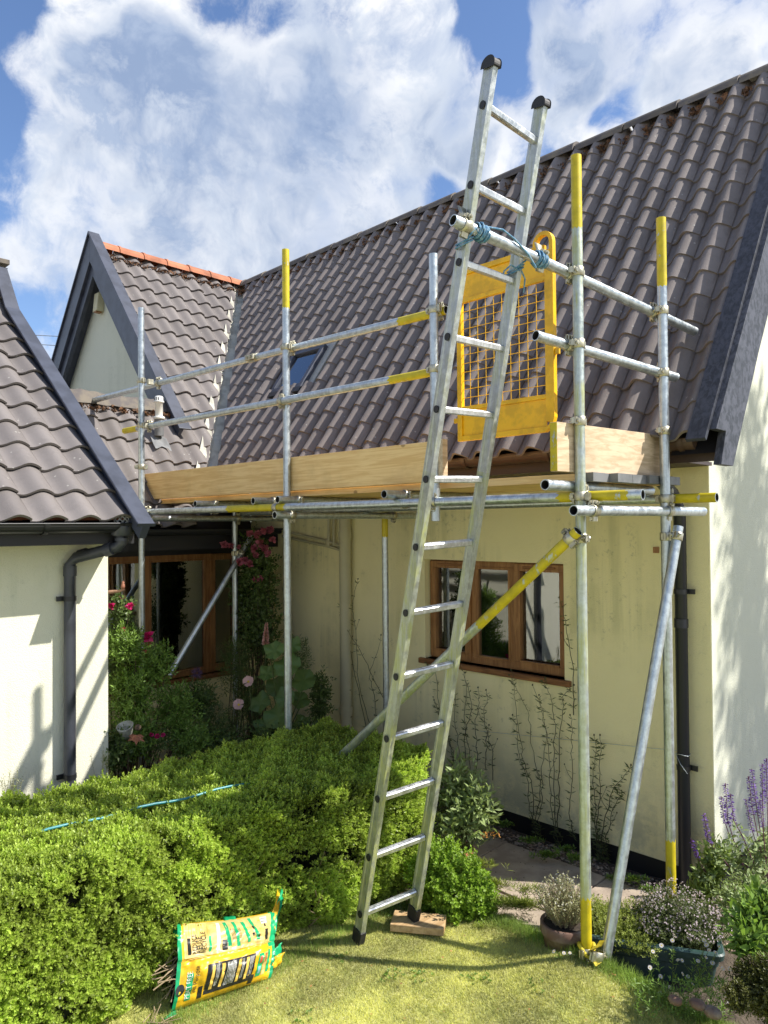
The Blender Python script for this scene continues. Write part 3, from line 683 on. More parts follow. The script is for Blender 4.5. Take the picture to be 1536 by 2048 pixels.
for i in range(K+1):
    for j in range(K+1):
        yy = q[1]-.07+.16*i/K; xx = q[0]-.03+.10*j/K; vs.append((xx, yy, cz(xx)+zz-.03+.050+.030*prof(((yy-1.9)/.184) % 1)+.004*math.sin(i*2+j)))
mb.add(vs, [(i*(K+1)+j, i*(K+1)+j+1, (i+1)*(K+1)+j+1, (i+1)*(K+1)+j) for i in range(K) for j in range(K)], smooth=True); mb.build('lead_slate', M['lead'], VP_)
# box on the gable
q = at(201, 607, 'y', GY-.02); AB = thing('alarm_box', 'small cream box fixed high in the rear gable under the bargeboards', 'alarm box', tuple(q))
mb = MB(); mb.hexa([(q[0]-.055, GY-.09, q[2]-.10), (q[0]+.055, GY-.09, q[2]-.10), (q[0]+.055, GY, q[2]-.10), (q[0]-.055, GY, q[2]-.10), (q[0]-.055, GY-.07, q[2]+.11), (q[0]+.055, GY-.07, q[2]+.11), (q[0]+.055, GY, q[2]+.11), (q[0]-.055, GY, q[2]+.11)]); mb.build('case', M['cream_pipe'], AB, .008)
mb = MB(); mb.box((q[0]-.03, GY-.085, q[2]-.115), (q[0]+.03, GY-.02, q[2]-.1005)); mb.build('lens', M['oak'], AB)

# ================================================================== NEAR WING (left)
H3 = thing('cottage_wing', 'near pale rendered wing on the left with grey downpipe and blue grey bargeboard', 'house', (-5, 0, 0))
NX = -4.5; NY = 2.076; NE = -4.16; NS = .79; NZE = 2.13
def nz_(x): return NZE+NS*(NE-x)
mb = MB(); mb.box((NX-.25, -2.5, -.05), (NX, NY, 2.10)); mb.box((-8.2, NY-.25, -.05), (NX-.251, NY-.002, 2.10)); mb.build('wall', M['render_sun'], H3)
KX = -6.18; KZ = nz_(KX); AX = -6.47; AZ3 = KZ+.29*1.40; VY3 = 2.066
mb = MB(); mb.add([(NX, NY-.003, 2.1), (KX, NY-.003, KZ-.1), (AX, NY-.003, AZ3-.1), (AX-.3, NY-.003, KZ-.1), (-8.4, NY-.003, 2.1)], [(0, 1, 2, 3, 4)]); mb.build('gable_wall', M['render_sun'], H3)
en = np.array([0, 1., 0]); sn = np.array([-1., 0, NS])/math.hypot(1, NS); na = 20
tile_roof('roof', (NE+.03, VY3-.035-na*.190+.005, NZE-.055), en, sn, na, 12, .190, .243, .043, M['tile'], H3, clips=[(Vector((KX, 0, 0)), Vector((1, 0, 0))), (Vector((0, VY3-.03, 0)), Vector((0, -1, 0)))], seed=21)
sn2 = np.array([-1., 0, 1.40])/math.hypot(1, 1.40)
tile_roof('upper_roof', (KX+.03, VY3-.035-na*.190+.005, KZ-.07), en, sn2, na, 3, .190, .243, .043, M['tile'], H3, clips=[(Vector((AX, 0, 0)), Vector((1, 0, 0))), (Vector((0, VY3-.03, 0)), Vector((0, -1, 0)))], seed=22)
mb = MB(); u_ = .075
mb.add([(NE, -2.6, NZE-u_), (NE, VY3-.03, NZE-u_), (KX, VY3-.03, KZ-u_), (KX, -2.6, KZ-u_), (AX, VY3-.03, AZ3-u_), (AX, -2.6, AZ3-u_), (AX-2.6, VY3-.03, AZ3-2.6), (AX-2.6, -2.6, AZ3-2.6)], [(0, 1, 2, 3), (3, 2, 4, 5), (5, 4, 6, 7)]); mb.build('roof_underlay', M['black_wood'], H3)
mb = MB(); mb.tube([(AX, -2.6, AZ3-.02), (AX, VY3-.04, AZ3-.02)], .10, 12); mb.build('ridge_tiles', M['ridge_dark'], H3)
# verge capping in one bent board
def band(mb, xa, xb, off0, off1, y0, y1, xs):
    pass
mb = MB()
path = [(NE+.16, NZE-NS*.16), (KX, KZ), (AX, AZ3)]
def offs(path, o):
    out = []
    for i, (x, z) in enumerate(path):
        ns = []
        if i > 0: dx, dz = path[i][0]-path[i-1][0], path[i][1]-path[i-1][1]; ns.append((dz, -dx))
        if i < len(path)-1: dx, dz = path[i+1][0]-path[i][0], path[i+1][1]-path[i][1]; ns.append((dz, -dx))
        nx_ = sum(a/math.hypot(a, b) for a, b in ns)/len(ns); nz2 = sum(b/math.hypot(a, b) for a, b in ns)/len(ns); l2 = math.hypot(nx_, nz2)
        out.append((x+nx_/l2*o, z+nz2/l2*o))
    return out
def strip(mb, path, o0, o1, y0, y1):
    A, B = offs(path, o0), offs(path, o1); n = len(A); vs = []
    for (a, b) in zip(A, B): vs += [(a[0], y0, a[1]), (a[0], y1, a[1]), (b[0], y1, b[1]), (b[0], y0, b[1])]
    fs = [(i*4+j, i*4+(j+1) % 4, (i+1)*4+(j+1) % 4, (i+1)*4+j) for i in range(n-1) for j in range(4)]+[(0, 1, 2, 3), ((n-1)*4+3, (n-1)*4+2, (n-1)*4+1, (n-1)*4)]
    mb.add(vs, fs)
strip(mb, path, .070, .086, VY3-.068, NY+.030); mb.build('verge_capping', M['slate_paint'], H3, .003)
mb = MB(); strip(mb, [(NE+.03, NZE-NS*.03)]+path[1:], -.10, .0695, NY+.002, NY+.024); mb.build('bargeboard', M['slate_paint'], H3, .003)
mb = MB(); strip(mb, path, -.02, .0695, VY3-.032, NY+.0015); mb.build('verge_fillet', M['slate_paint'], H3)
mb = MB(); mb.box((AX-.05, VY3-.09, AZ3+.085), (AX+.07, VY3+.06, AZ3+.125)); mb.build('apex_cap', M['ridge_dark'], H3, .004)
mb = MB(); mb.box((NE-.075, -2.6, 1.955), (NE-.05, NY+.03, 2.12)); mb.box((NX+.003, -2.6, 1.962), (NE-.0755, NY+.02, 1.98)); mb.box((NX-.02, NY-.001, 1.957), (NE-.051, NY+.022, 2.14)); mb.build('fascia', M['black_wood'], H3)
mb = MB(); mb.box((NE-.049, -2.6, 2.095), (NE-.03, NY, 2.112)); mb.build('eaves_strip', M['terracotta'], H3)
gut = gutter(H3, (NE+.010, -2.6, 2.075), (NE+.010, NY+.045, 2.075), .054, M['black_plastic'], out=(1, 0, 0), brackets=(.5, .7, .88, .975, .995))
qo = at(243, 1045, 'x', NE+.01); yo = qo[1]; pw = NX+.055; yp = at(140, 1300, 'x', pw)[1]
def pipe_seg(): pass
zt = at(243, 1092, 'x', NE+.01)[2]; zb = at(140, 1122, 'x', pw)[2]
pipe_run(H3, [(NE+.01, yo, 2.05), (NE+.01, yo, zt+.02), (NE-.01, yo-.012, zt-.005), (pw+.02, yp+.03, zb+.02), (pw, yp, zb-.02), (pw, yp, -.03)], .034, M['pipe_grey'],
    collars=[((NE+.01, yo, zt+.055), (0, 0, 1), .05), ((NE-.05, yo-.05, zt-.02), (pw-NE, yp-yo, zb-zt), .05), ((pw+.05, yp+.06, zb+.035), (pw-NE, yp-yo, zb-zt), .05), ((pw, yp, zb-.06), (0, 0, 1), .06), ((NE+.01, yo, 2.015), (0, 0, 1), .05)],
    brackets=(at(140, 1197, 'x', pw)[2], at(140, 1552, 'x', pw)[2]), bdir=(0, -1, 0), toward=(-1, 0, 0))
mb = MB(); mb.lathe([(.042, -.03), (.058, -.02), (.060, .03), (.0, .03)][:3], (NE+.01, yo, 2.03), 16); mb.build('gutter_outlet', M['pipe_grey'], H3)
LG = thing('leaf_guard', 'round white wire balloon guard in the gutter outlet of the near wing', 'leaf guard', (NE+.01, yo, 2.09))
mb = MB()
for k in range(9):
    a0_ = k*math.pi/4.5
    for sgn_ in (1, -1):
        pts = [(NE+.01+math.cos(a0_+sgn_*t*.9)*r_, yo+math.sin(a0_+sgn_*t*.9)*r_, 2.075+z) for t, r_, z in ((0, .030, 0), (.4, .043, .012), (.8, .044, .028), (1.2, .034, .042), (1.6, .012, .050))]
        mb.tube(pts, .0016, 4, cap=False)
mb.build('wire_cage', M['white_plastic'], LG)
# render stain strip / old cable end under the eave
# ================================================================== SCAFFOLD
OUT = 3.02
SC = thing('scaffold', 'galvanised tube scaffold with yellow painted tube ends standing along the cottage eave', 'scaffold', (-1.7, 3.0, 0))
RT = .02415
def sc_tube(name, p, q, yellow=(), m='galv', parent=SC, openends=(True, True)):
    p, q = np.array(p, float), np.array(q, float); mb = MB(); d = unit(q-p)
    cuts = sorted({0., 1., *[c for ab in yellow for c in ab]})
    up = np.array([0, 0, 1.]) if abs(d[2]) < .9 else np.array([1., 0, 0]); a = unit(np.cross(d, up)); b = np.cross(a, d); seg = 22
    def ring(c, r_): return [c+r_*(math.cos(2*math.pi*k/seg)*a+math.sin(2*math.pi*k/seg)*b) for k in range(seg)]
    for c0, c1 in zip(cuts, cuts[1:]):
        y = any(c0 >= u-1e-6 and c1 <= v_+1e-6 for u, v_ in yellow)
        L_ = np.linalg.norm(q-p)
        def jag(c): return [0. if c < 1e-6 or c > 1-1e-6 else .013*mnoise.noise(Vector((k*.9, c*50+p[0], p[2])))+.006*((k*7) % 3-1) for k in range(seg)]
        j0, j1 = jag(c0), jag(c1); vs = [v_+d*j for v_, j in zip(ring(p+(q-p)*c0, RT), j0)]+[v_+d*j for v_, j in zip(ring(p+(q-p)*c1, RT), j1)]
        mb.add(vs, [(k, (k+1) % seg, (k+1) % seg+seg, k+seg) for k in range(seg)], 1 if y else 0, smooth=True)
    for c, sg in ((p, 1), (q, -1)):
        vs = ring(c, RT)+ring(c, .0200)+ring(c+d*sg*.16, .0200)
        mb.add(vs, [(k, (k+1) % seg, (k+1) % seg+seg, k+seg) for k in range(seg)], 3)
        mb.add(vs[seg:], [(k, (k+1) % seg, (k+1) % seg+seg, k+seg) for k in range(seg)], 2, smooth=True)
        mb.add(vs[2*seg:], [tuple(range(seg))], 2)
    return mb.build(name, [M[m], M['yellow'], M['tube_in'], M['galv']], parent)
def coupler(p, d1, d2, off=None, name='coupler', parent=SC, flip=1, single=False):
    """right-angle or swivel coupler: two bands with a body, flap lugs, bolts and nuts. p on tube 1, tube 2 at p+off"""
    p = np.array(p, float); d1 = unit(np.array(d1, float)); d2 = unit(np.array(d2, float)); mb = MB()
    off = np.array(off, float) if off is not None else np.zeros(3)
    on = unit(off) if np.linalg.norm(off) > 1e-6 else unit(np.cross(d1, [0.3, .5, .8]))
    for c, d in ((p, d1), (p+off, d2)) if not single else ((p, d1),):
        t_ = unit(np.cross(d, on)); L = .021
        mb.tube([c-d*L, c-d*L*.9, c+d*L*.9, c+d*L], [.0265, .0292, .0292, .0265], 16, cap=False)
        for sg in (1, -1):      # lug pair and eye bolt on either side
            c2 = c+t_*.036*sg
            mb.obox(c2-on*.010, c2-on*.004, d*.016, t_*.012); mb.obox(c2+on*.004, c2+on*.010, d*.016, t_*.012)
            if sg == flip:
                mb.tube([c2-on*.020, c2+on*.030], .0052, 6); mb.tube([c2+on*.012, c2+on*.021], .0115, 6); mb.tube([c2-on*.0195, c2-on*.0125], .010, 8)
                mb.obox(c2+t_*.004-on*.010, c2+t_*.018+on*.012, d*.012, np.cross(d, t_)*.004)
            else:
                mb.tube([c2-d*.020, c2+d*.020], .007, 8)
    if not single and np.linalg.norm(off) > .02: mb.obox(p+off*.36, p+off*.64, d1*.020, unit(np.cross(d1, on))*.018)
    return mb.build(name, M['coupler'], parent)
def zat(px, py, x, y):      # height of the point seen at that row on a vertical through (x,y)
    d = ray(px, py); t = (y-CAM[1])/d[1]; return (CAM+d*t)[2]
pa = at(1165, 1300, 'y', OUT); pb = at(1332, 1100, 'y', 3.66); pc = at(574, 1000, 'y', OUT); pd = at(283, 950, 'x', -5.46); pe = at(869, 760, 'y', OUT)
pf = at(771, 1200, 'y', 3.98); pg = at(470, 1150, 'x', -5.46)
def std(P, top, bot=-.02, yellow=(), m='galv'):
    L = top-bot; ys = [((a-bot)/L, (b-bot)/L) for a, b in yellow]
    return sc_tube('standard', (P[0], P[1], bot), (P[0], P[1], top), ys, m)
za = zat(1149, 313, *pa[:2]); std(pa, za, -.02, [(zat(1150, 460, *pa[:2]), za), (-.02, zat(1177, 1797, *pa[:2]))], 'galv_moss')
zb_ = zat(1320, 437, *pb[:2]); std(pb, zb_, -.02, [(zat(1322, 575, *pb[:2]), zb_), (.06, zat(1342, 1680, *pb[:2]))])
zc = zat(570, 500, *pc[:2]); std(pc, zc, -.02, [(zat(571, 617, *pc[:2]), zc)])
std(pd, zat(282, 616, *pd[:2])); std(pe, zat(868, 508, *pe[:2]), zat(870, 1042, *pe[:2]))
std(pf, 2.24, -.02, [(zat(771, 1074, *pf[:2]), 2.24)]); std(pg, 2.20)
# guard rails, long side
RYL = OUT+.052
r1a, r1b = at(507, 716, 'y', RYL), at(893, 620, 'y', RYL); r0a, r0b = at(168, 806, 'y', pd[1]+.02), at(507, 716, 'y', RYL)
Lr = r1b[0]-r1a[0]
sc_tube('guard_rail', r1a+np.array([.002, 0, 0]), r1b, [((at(800, 643, 'y', RYL)[0]-r1a[0])/Lr, 1.)]); sc_tube('guard_rail', r0a, r0b)
mb = MB(); cc = r1a; mb.tube([cc-np.array([.055, 0, 0]), cc+np.array([.055, 0, 0])], .029, 14); mb.obox(cc-np.array([.05, .03, .0]), cc+np.array([.05, -.03, 0]), (0, .012, 0), (0, 0, .018))
for dx in (-.02, .02): mb.tube([cc+np.array([dx, -.05, 0]), cc+np.array([dx, -.028, 0])], .009, 6)
mb.tube([cc+np.array([-.03, -.02, -.03]), cc+np.array([.05, -.03, -.035])], .006, 6); mb.build('sleeve_coupler', M['coupler'], SC)
r2a, r2b = at(249, 862, 'y', pd[1]+.04), at(866, 744, 'y', RYL); Lr = r2b[0]-r2a[0]
sc_tube('guard_rail', r2a, r2b, [(0, (at(274, 857, 'y', pd[1]+.045)[0]-r2a[0])/Lr), ((at(787, 757, 'y', RYL)[0]-r2a[0])/Lr, 1.)])
# guard rails, short end
e1a, e1b = at(906, 440, 'x', -1.88), at(1389, 663, 'x', -1.60)
e2a, e2b = at(1071, 671, 'x', -1.82), at(1351, 755, 'x', -1.60)
sc_tube('guard_rail', e1a, e1b); sc_tube('guard_rail', e2a, e2b)
# ledgers and transoms
L1a, L1b = at(290, 1024, 'y', pd[1]+.048), at(1286, 989, 'y', RYL); Lr = L1b[0]-L1a[0]
def fx(px, py, y, A, B): return (at(px, py, 'y', y)[0]-A[0])/(B[0]-A[0])
sc_tube('ledger', L1a, L1b, [(fx(505, 1014, RYL, L1a, L1b)*.96, fx(605, 1012, RYL, L1a, L1b)), (fx(1125, 995, RYL, L1a, L1b), .985)])
L2a, L2b = at(300, 1026, 'y', 3.715), at(1434, 994, 'y', 3.715); L2a = np.array([-5.42, 3.715, 2.17]); L2b[2] = 2.175
sc_tube('ledger', L2a, L2b, [(fx(1325, 997, 3.715, L2a, L2b), 1.)])
ZL = .5*(L1a[2]+L1b[2]); ZTR = ZL+.0485
TRX = []
for px, py in ((390, 1003), (506, 998), (572, 995), (768, 988), (1090, 973)):
    y0 = 2.90 if px < 1000 else 2.80; x = at(px, py, 'y', y0)[0]; TRX.append(x)
    if px == 572: x = pc[0]+.055
    sc_tube('transom', (x, y0, ZTR), (x+.02, 3.80, ZTR), (), 'galv'); coupler((x+.002, RYL, ZTR), (0, 1, 0), (1, 0, 0), (0, 0, -.0485), flip=-1)
T1a, T1b = at(1147, 1021, 'x', pa[0]+.05), at(1406, 1023, 'x', pb[0]+.05); sc_tube('transom', T1a, T1b)
T2a = at(549, 1030, 'x', pc[0]+.05); T2b = np.array([T2a[0]+.0, 4.22, T2a[2]]); sc_tube('transom', T2a, T2b)
T3a = at(292, 1037, 'x', pd[0]+.05); T3b = np.array([T3a[0], 4.18, T3a[2]]); sc_tube('transom', T3a, T3b)
# braces
b1a, b1b = at(1156, 1062, 'y', OUT-.055), at(625, 1566, 'y', OUT-.055)
sc_tube('brace', b1a, b1b, [(0, .30)], 'galv_moss')
b2a, b2b = at(1357, 1053, 'x', pb[0]+.055), at(1210, 1922, 'x', pa[0]+.055); sc_tube('brace', b2a, b2b)
b3a, b3b = at(504, 1071, 'x', pg[0]+.05), at(338, 1352, 'x', pg[0]+.05); sc_tube('brace', b3a, b3b)
Z = (0, 0, 1); X_ = (1, 0, 0); Y_ = (0, 1, 0)
def cz_on(a, b, x=None, y=None):
    t = (x-a[0])/(b[0]-a[0]) if x is not None else (y-a[1])/(b[1]-a[1]); return (a+(b-a)*t)
for P, rails in ((pc, [(r1a, r1b), (r2a, r2b), (L1a, L1b)]), (pd, [(r0a, r0b), (r2a, r2b), (L1a, L1b)]), (pe, [(r1a, r1b), (r2a, r2b), (L1a, L1b)]), (pa, [(L1a, L1b)])):
    for a, b in rails:
        q = cz_on(a, b, x=P[0]); coupler((P[0], P[1], q[2]), Z, X_, (0, q[1]-P[1], 0), flip=1)
for P in (pa, pb):
    for a, b in ((e1a, e1b), (e2a, e2b), (T1a, T1b)):
        q = cz_on(a, b, y=P[1]); coupler((P[0], P[1], q[2]), Z, unit(b-a), (q[0]-P[0], 0, 0), flip=-1 if q[0] > P[0] else 1)
    zt_ = 2.52; coupler((P[0], P[1], zt_), Z, Y_, (-.03, 0, 0), single=True)
coupler((pb[0], pb[1], 2.175), Z, X_, (0, .055, 0)); coupler((pc[0], pc[1], T2a[2]), Z, Y_, (.05, 0, 0)); coupler((pf[0], pf[1], T2a[2]), Z, Y_, (T2a[0]-pf[0], 0, 0)); coupler((pg[0], pg[1], T3a[2]), Z, Y_, (.05, 0, 0))
coupler((pd[0], pd[1], T3a[2]), Z, Y_, (.05, 0, 0)); coupler((pd[0], pd[1], 2.53), Z, Y_, single=True); coupler((pf[0], pf[1], 2.19), Z, X_, (0, .05, 0))
for (a, b), P in (((b1a, b1b), pa), ((b2a, b2b), pb), ((b2b, b2a), pa), ((b3a, b3b), pg)):
    t_ = .075 if P is not pg else .13; q = a+unit(b-a)*t_*.7 if P is not pg else a+unit(b-a)*.19
    coupler((P[0], P[1], q[2]), Z, unit(b-a), (q[0]-P[0], q[1]-P[1], 0) if P is pa and a is b1a else (.052, q[1]-P[1] if abs(q[1]-P[1]) < .07 else 0, 0))
# loose clamps beside the lashings, with a bent plate
for px in (931, 1083):
    s_ = (px-906)/(1389-906); t_ = s_*3.0/(s_*3.0+(1-s_)*4.0); q = e1a+(e1b-e1a)*t_; d_ = unit(e1b-e1a)
    coupler(q, d_, Z, single=True, flip=-1)
    mb = MB(); up_ = np.array([0, 0, 1.]); sd = np.array([-1., .1, 0]); vs = []
    for i in range(8):
        a = R(-10+i*22); vs += [q+(sd*math.cos(a)+up_*math.sin(a))*.036-d_*.02, q+(sd*math.cos(a)+up_*math.sin(a))*.036+d_*.022]
    for k in range(2): vs.append(q+up_*.085*1+sd*.02+d_*(.022 if k else -.02))
    mb.add(vs, [(2*i, 2*i+1, 2*i+3, 2*i+2) for i in range(5)]+[(8, 9, 17, 16)], smooth=True)
    o = mb.build('clamp_plate', M['coupler'], SC); so_ = o.modifiers.new('s', 'SOLIDIFY'); so_.thickness = .004
# yellow rag at the foot
mb = MB(); rr = random.Random(3); pts = [np.array([pa[0]+math.cos(t)*(.030+.006*rr.random()), pa[1]+math.sin(t)*.030, .135+.02*math.sin(t*2)]) for t in np.linspace(0, 9.5, 24)]
mb.tube(pts, [.008+.003*rr.random() for _ in pts], 7)
for k in range(5):
    a = rr.uniform(-1.9, .4); q = np.array([pa[0]+.03*math.cos(a), pa[1]+.03*math.sin(a), .14]); w_ = q+np.array([math.cos(a)*.05, math.sin(a)*.05, rr.uniform(-.05, .05)])
    sd = np.array([-math.sin(a), math.cos(a), .3])*.016; mb.add([q-sd*.4, q+sd*.4, (q+w_)/2+sd*1.2+[0, 0, .012], w_+sd, w_-sd, (q+w_)/2-sd*1.3+[0, 0, .006]], [(0, 1, 2, 5), (5, 2, 3, 4)])
RAG = mb.build('rag', mat('yellow_rag', (.62,.50,.03), .7, var=.3, vscale=30)); tag(RAG, 'knotted yellow rag tied round the foot of the scaffold standard', 'rag')

# ------------------------------------------------------------------ boards
ZD = ZTR+RT+.001
def board(name, lo, hi, m, label, cat, group=None, band=None, bandmat='lead', bev=.002):
    mb = MB(); mb.box(lo, hi); root = thing(name, label, cat, tuple((np.array(lo)+np.array(hi))/2), group); root.name = name
    mb.build('board', m, root, bev)
    for k, (ax, v0, v1) in enumerate(band or ()):
        b = MB(); l2, h2 = list(np.array(lo)-.0018), list(np.array(hi)+.0018); l2[ax] = v0; h2[ax] = v1; b.box(l2, h2); b.build('end_band', M[bandmat], root)
    return root
yy = OUT+.072; lab = ['outermost deck board with bright end band, next to the front standard', 'second deck board from the ladder side, clean pale wood', 'middle deck board of the platform', 'fourth deck board, its banded end beyond the rear standard', 'innermost deck board under the eave with dark banded end']
ends = [-1.70, -1.655, -1.655, -1.64, -1.60]; wds = (.15, .15, .15, .15, .12)
for k in range(5):
    x1 = ends[k]; z = ZD+(.0 if k != 3 else .003)
    board('scaffold_board', (-5.62 if k else -5.72, yy, z), (x1, yy+wds[k]-.006, z+.038), M['plank'], lab[k], 'scaffold board', 'deck boards of the scaffold platform', band=[(0, x1-.055, x1+.0015)]); yy += wds[k]
ty = OUT+.0275
xl = at(262, 975, 'y', ty)[0]; xr = at(880, 925, 'y', ty)[0]; zt0 = ZD+.0385
board('toe_board', (xl, ty, zt0), (xr, ty+.036, zt0+.222), M['plank'], 'long new yellow toe board along the outer edge of the platform', 'toe board', 'toe boards of the scaffold platform')
q = at(884, 925, 'y', ty)[0]
board('toe_board', (q-.004, ty-.03, zt0), (q+.030, ty+.012, zt0+.225), M['plank_y'], 'short upright toe board set across the end of the long one, behind the ladder', 'toe board', 'toe boards of the scaffold platform')
# end toe board, slightly skewed
p = at(1101, 900, 'x', -1.80); p1 = at(1320, 925, 'x', -1.695)
d_ = unit(np.array([p1[0]-p[0], p1[1]-p[1], 0])); nn = np.array([d_[1], -d_[0], 0])
root = thing('toe_board', 'pale weathered toe board across the platform end with a yellow painted end', 'toe board', (p[0], p[1], 2.3), 'toe boards of the scaffold platform')
def ob(a, b, h0, h1, tk, m, nm):
    mb = MB(); A = np.array([p[0], p[1], 0])+d_*a; B = np.array([p[0], p[1], 0])+d_*b
    mb.hexa([A+[0, 0, h0], A+nn*tk+[0, 0, h0], B+nn*tk+[0, 0, h0], B+[0, 0, h0], A+[0, 0, h1], A+nn*tk+[0, 0, h1], B+nn*tk+[0, 0, h1], B+[0, 0, h1]]); return mb.build(nm, m, root, .0015)
Lb = math.hypot(p1[0]-p[0], p1[1]-p[1]); ob(0, Lb, zt0, zt0+.222, .038, M['plank_y'], 'board')
ob(-.0025, -.0002, zt0+.002, zt0+.220, .038, M['yellow'], 'end_band')

# ------------------------------------------------------------------ yellow ladder gate
GP = OUT+.085
GT = thing('ladder_gate', 'bright yellow steel ladder access gate with wire mesh between the toe boards', 'gate', (-2.2, GP, 2.5))
gx0 = at(917, 760, 'y', GP)[0]; gx1 = at(1109, 700, 'y', GP)[0]; gz0 = at(915, 884, 'y', GP)[2]; gz1 = at(920, 815, 'y', GP)[2]; gz2 = at(920, 609, 'y', GP)[2]; gz3 = at(1020, 512, 'y', GP)[2]
mb = MB()
for a, b in (((gx0, gz0), (gx0+.030, gz3)), ((gx1-.045, gz0+.05), (gx1-.006, gz3-.03))): mb.box((a[0], GP-.014, a[1]), (b[0], GP+.014, b[1]))
mb.box((gx0+.0305, GP-.013, gz0), (gx1-.0455, GP+.013, gz0+.028)); mb.box((gx0+.0305, GP-.012, gz1-.022), (gx1-.0455, GP+.012, gz1)); mb.box((gx0+.0305, GP-.012, gz2), (gx1-.0455, GP+.012, gz2+.024)); mb.box((gx0+.0305, GP-.013, gz3-.028), (gx1-.0455, GP+.013, gz3))
mb.build('frame', M['gate_yellow'], GT, .003)
mb = MB(); mb.box((gx0+.0305, GP-.002, gz0+.0285), (gx1-.0455, GP+.002, gz1-.0225)); mb.build('lower_panel', M['gate_yellow'], GT)
mb = MB(); mb.box((gx0+.0305, GP-.002, gz2+.0245), (gx1-.0455, GP+.002, gz3-.0285)); mb.build('upper_panel', M['gate_yellow'], GT)
mb = MB(); a0, a1 = gx0+.031, gx1-.046; nx_, nz2 = 10, 12
for i in range(1, nx_): x = a0+(a1-a0)*i/nx_; mb.tube([(x, GP-.003, gz1-.01), (x, GP-.003, gz2+.01)], .0019, 6)
for i in range(1, nz2): z = gz1+(gz2-gz1)*i/nz2; mb.tube([(a0-.01, GP+.001, z), (a1+.01, GP+.001, z)], .0019, 6)
mb.build('wire_mesh', M['gate_yellow'], GT)
mb = MB(); cx_ = gx1-.052; r_ = .046; pts = [(cx_-r_, GP, gz3-.03), (cx_-r_, GP, gz3)]+[(cx_-r_*math.cos(math.pi*k/10), GP, gz3+.01+r_*math.sin(math.pi*k/10)) for k in range(11)]+[(cx_+r_, GP, gz3), (cx_+r_, GP, gz0+.07), (cx_+r_-.012, GP, gz0+.03), (cx_+r_-.05, GP, gz0+.008)]
mb2 = MB(); vs = []
for i, q in enumerate(pts):
    q = np.array(q); d2 = unit(np.array(pts[min(i+1, len(pts)-1)])-np.array(pts[max(i-1, 0)])); n2 = np.array([d2[2], 0, -d2[0]]); vs += [q-n2*.010+[0, -.015, 0], q+n2*.010+[0, -.015, 0], q+n2*.010+[0, .015, 0], q-n2*.010+[0, .015, 0]]
mb2.add(vs, [(i*4+j, i*4+(j+1) % 4, (i+1)*4+(j+1) % 4, (i+1)*4+j) for i in range(len(pts)-1) for j in range(4)]); mb2.build('handle', M['gate_yellow'], GT, .002)
for lo_, hi_ in (((gx1-.005, GP-.006, 2.87), (gx1+.028, GP+.006, 2.90)), ((gx0-.03, GP-.006, 3.16), (gx0, GP+.006, 3.185)), ((gx0-.03, GP-.006, 2.60), (gx0, GP+.006, 2.625))):
    mb = MB(); mb.box(lo_, hi_); mb.build('latch', M['gate_yellow'], GT)

# ------------------------------------------------------------------ ladder
LD = thing('ladder', 'long steel ladder with rubber top caps leaning on and lashed to the scaffold rail', 'ladder', (-2.65, 2.65, 0))
LF = at(716, 1884, 'z', 0.0); LTp = at(983, 128, 'x', -1.745); RF = at(826, 1838, 'z', .048); RTp = at(1083, 208, 'x', -1.745)
ld = unit(LTp-LF); lw = unit(RF-LF+(RTp-LTp)); lw = unit(lw-ld*(lw@ld)); ln = np.cross(lw, ld)   # ln: ladder normal
if ln[0] < 0: ln = -ln
sec = [(-.5, -.5), (-.30, -.5), (-.22, -.38), (.22, -.38), (.30, -.5), (.5, -.5), (.5, .5), (.30, .5), (.22, .42), (-.22, .42), (-.30, .5), (-.5, .5)]
def stile(a, b, rd, m0, m1, name='stile'):
    mb = MB(); n = len(sec); L = 12; dd = unit(b-a)
    for k in range(L):
        A, B = a+(b-a)*k/L, a+(b-a)*(k+1)/L
        vs = [c+ln*u*.058+lw*v_*.027 for c in (A, B) for u, v_ in sec]
        mb.add(vs, [(i, (i+1) % n, (i+1) % n+n, i+n) for i in range(n)], 1 if k < 7 else 0)
    vs = [c+ln*u*.058+lw*v_*.027 for c in (a, b) for u, v_ in sec]; mb.add(vs, [tuple(range(n)), tuple(range(n, 2*n))], 0)
    return mb.build(name, [M[m0], M[m1]], LD)
stile(LF+ld*.02, LTp, 0, 'alu', 'alu_moss'); stile(RF+ld*.02, RTp, 0, 'alu', 'alu_moss')
def tl(A, B, py):
    lo, hi = 0., 1.
    for _ in range(40):
        m_ = (lo+hi)/2; P = A+(B-A)*m_-CAM; y = 1024-FPX*(P@UPV)/(P@FWD)
        if y > py: lo = m_
        else: hi = m_
    return (lo+hi)/2
t0_, t1_ = tl(LF, LTp, 1827), tl(LF, LTp, 212)
s0_, s1_ = tl(RF, RTp, 1782-0), tl(RF, RTp, 283)
for k in range(13):
    P = LF+(LTp-LF)*(t0_+(t1_-t0_)*k/12); Q = RF+(RTp-RF)*(s0_+(s1_-s0_)*k/12)
    d2 = unit(Q-P); u2 = unit(ld-d2*(ld@d2)); n2 = np.cross(d2, u2)
    mb = MB(); rp = [(.5, .32), (.32, .5), (.1, .5), (.06, .40), (-.06, .40), (-.1, .5), (-.32, .5), (-.5, .32), (-.5, -.32), (-.32, -.5), (.32, -.5), (.5, -.32)]; n = len(rp)
    vs = [c+n2*a*.030+u2*b*.030 for c in (P+d2*.012, Q-d2*.012) for a, b in rp]; mb.add(vs, [(i, (i+1) % n, (i+1) % n+n, i+n) for i in range(n)])
    o = mb.build('rung', M['rung'], LD)
    mb = MB(); mb.tube([P-lw*.0145, P-lw*.0175], .0165, 20); mb.build('plug', M['rubber'], o)
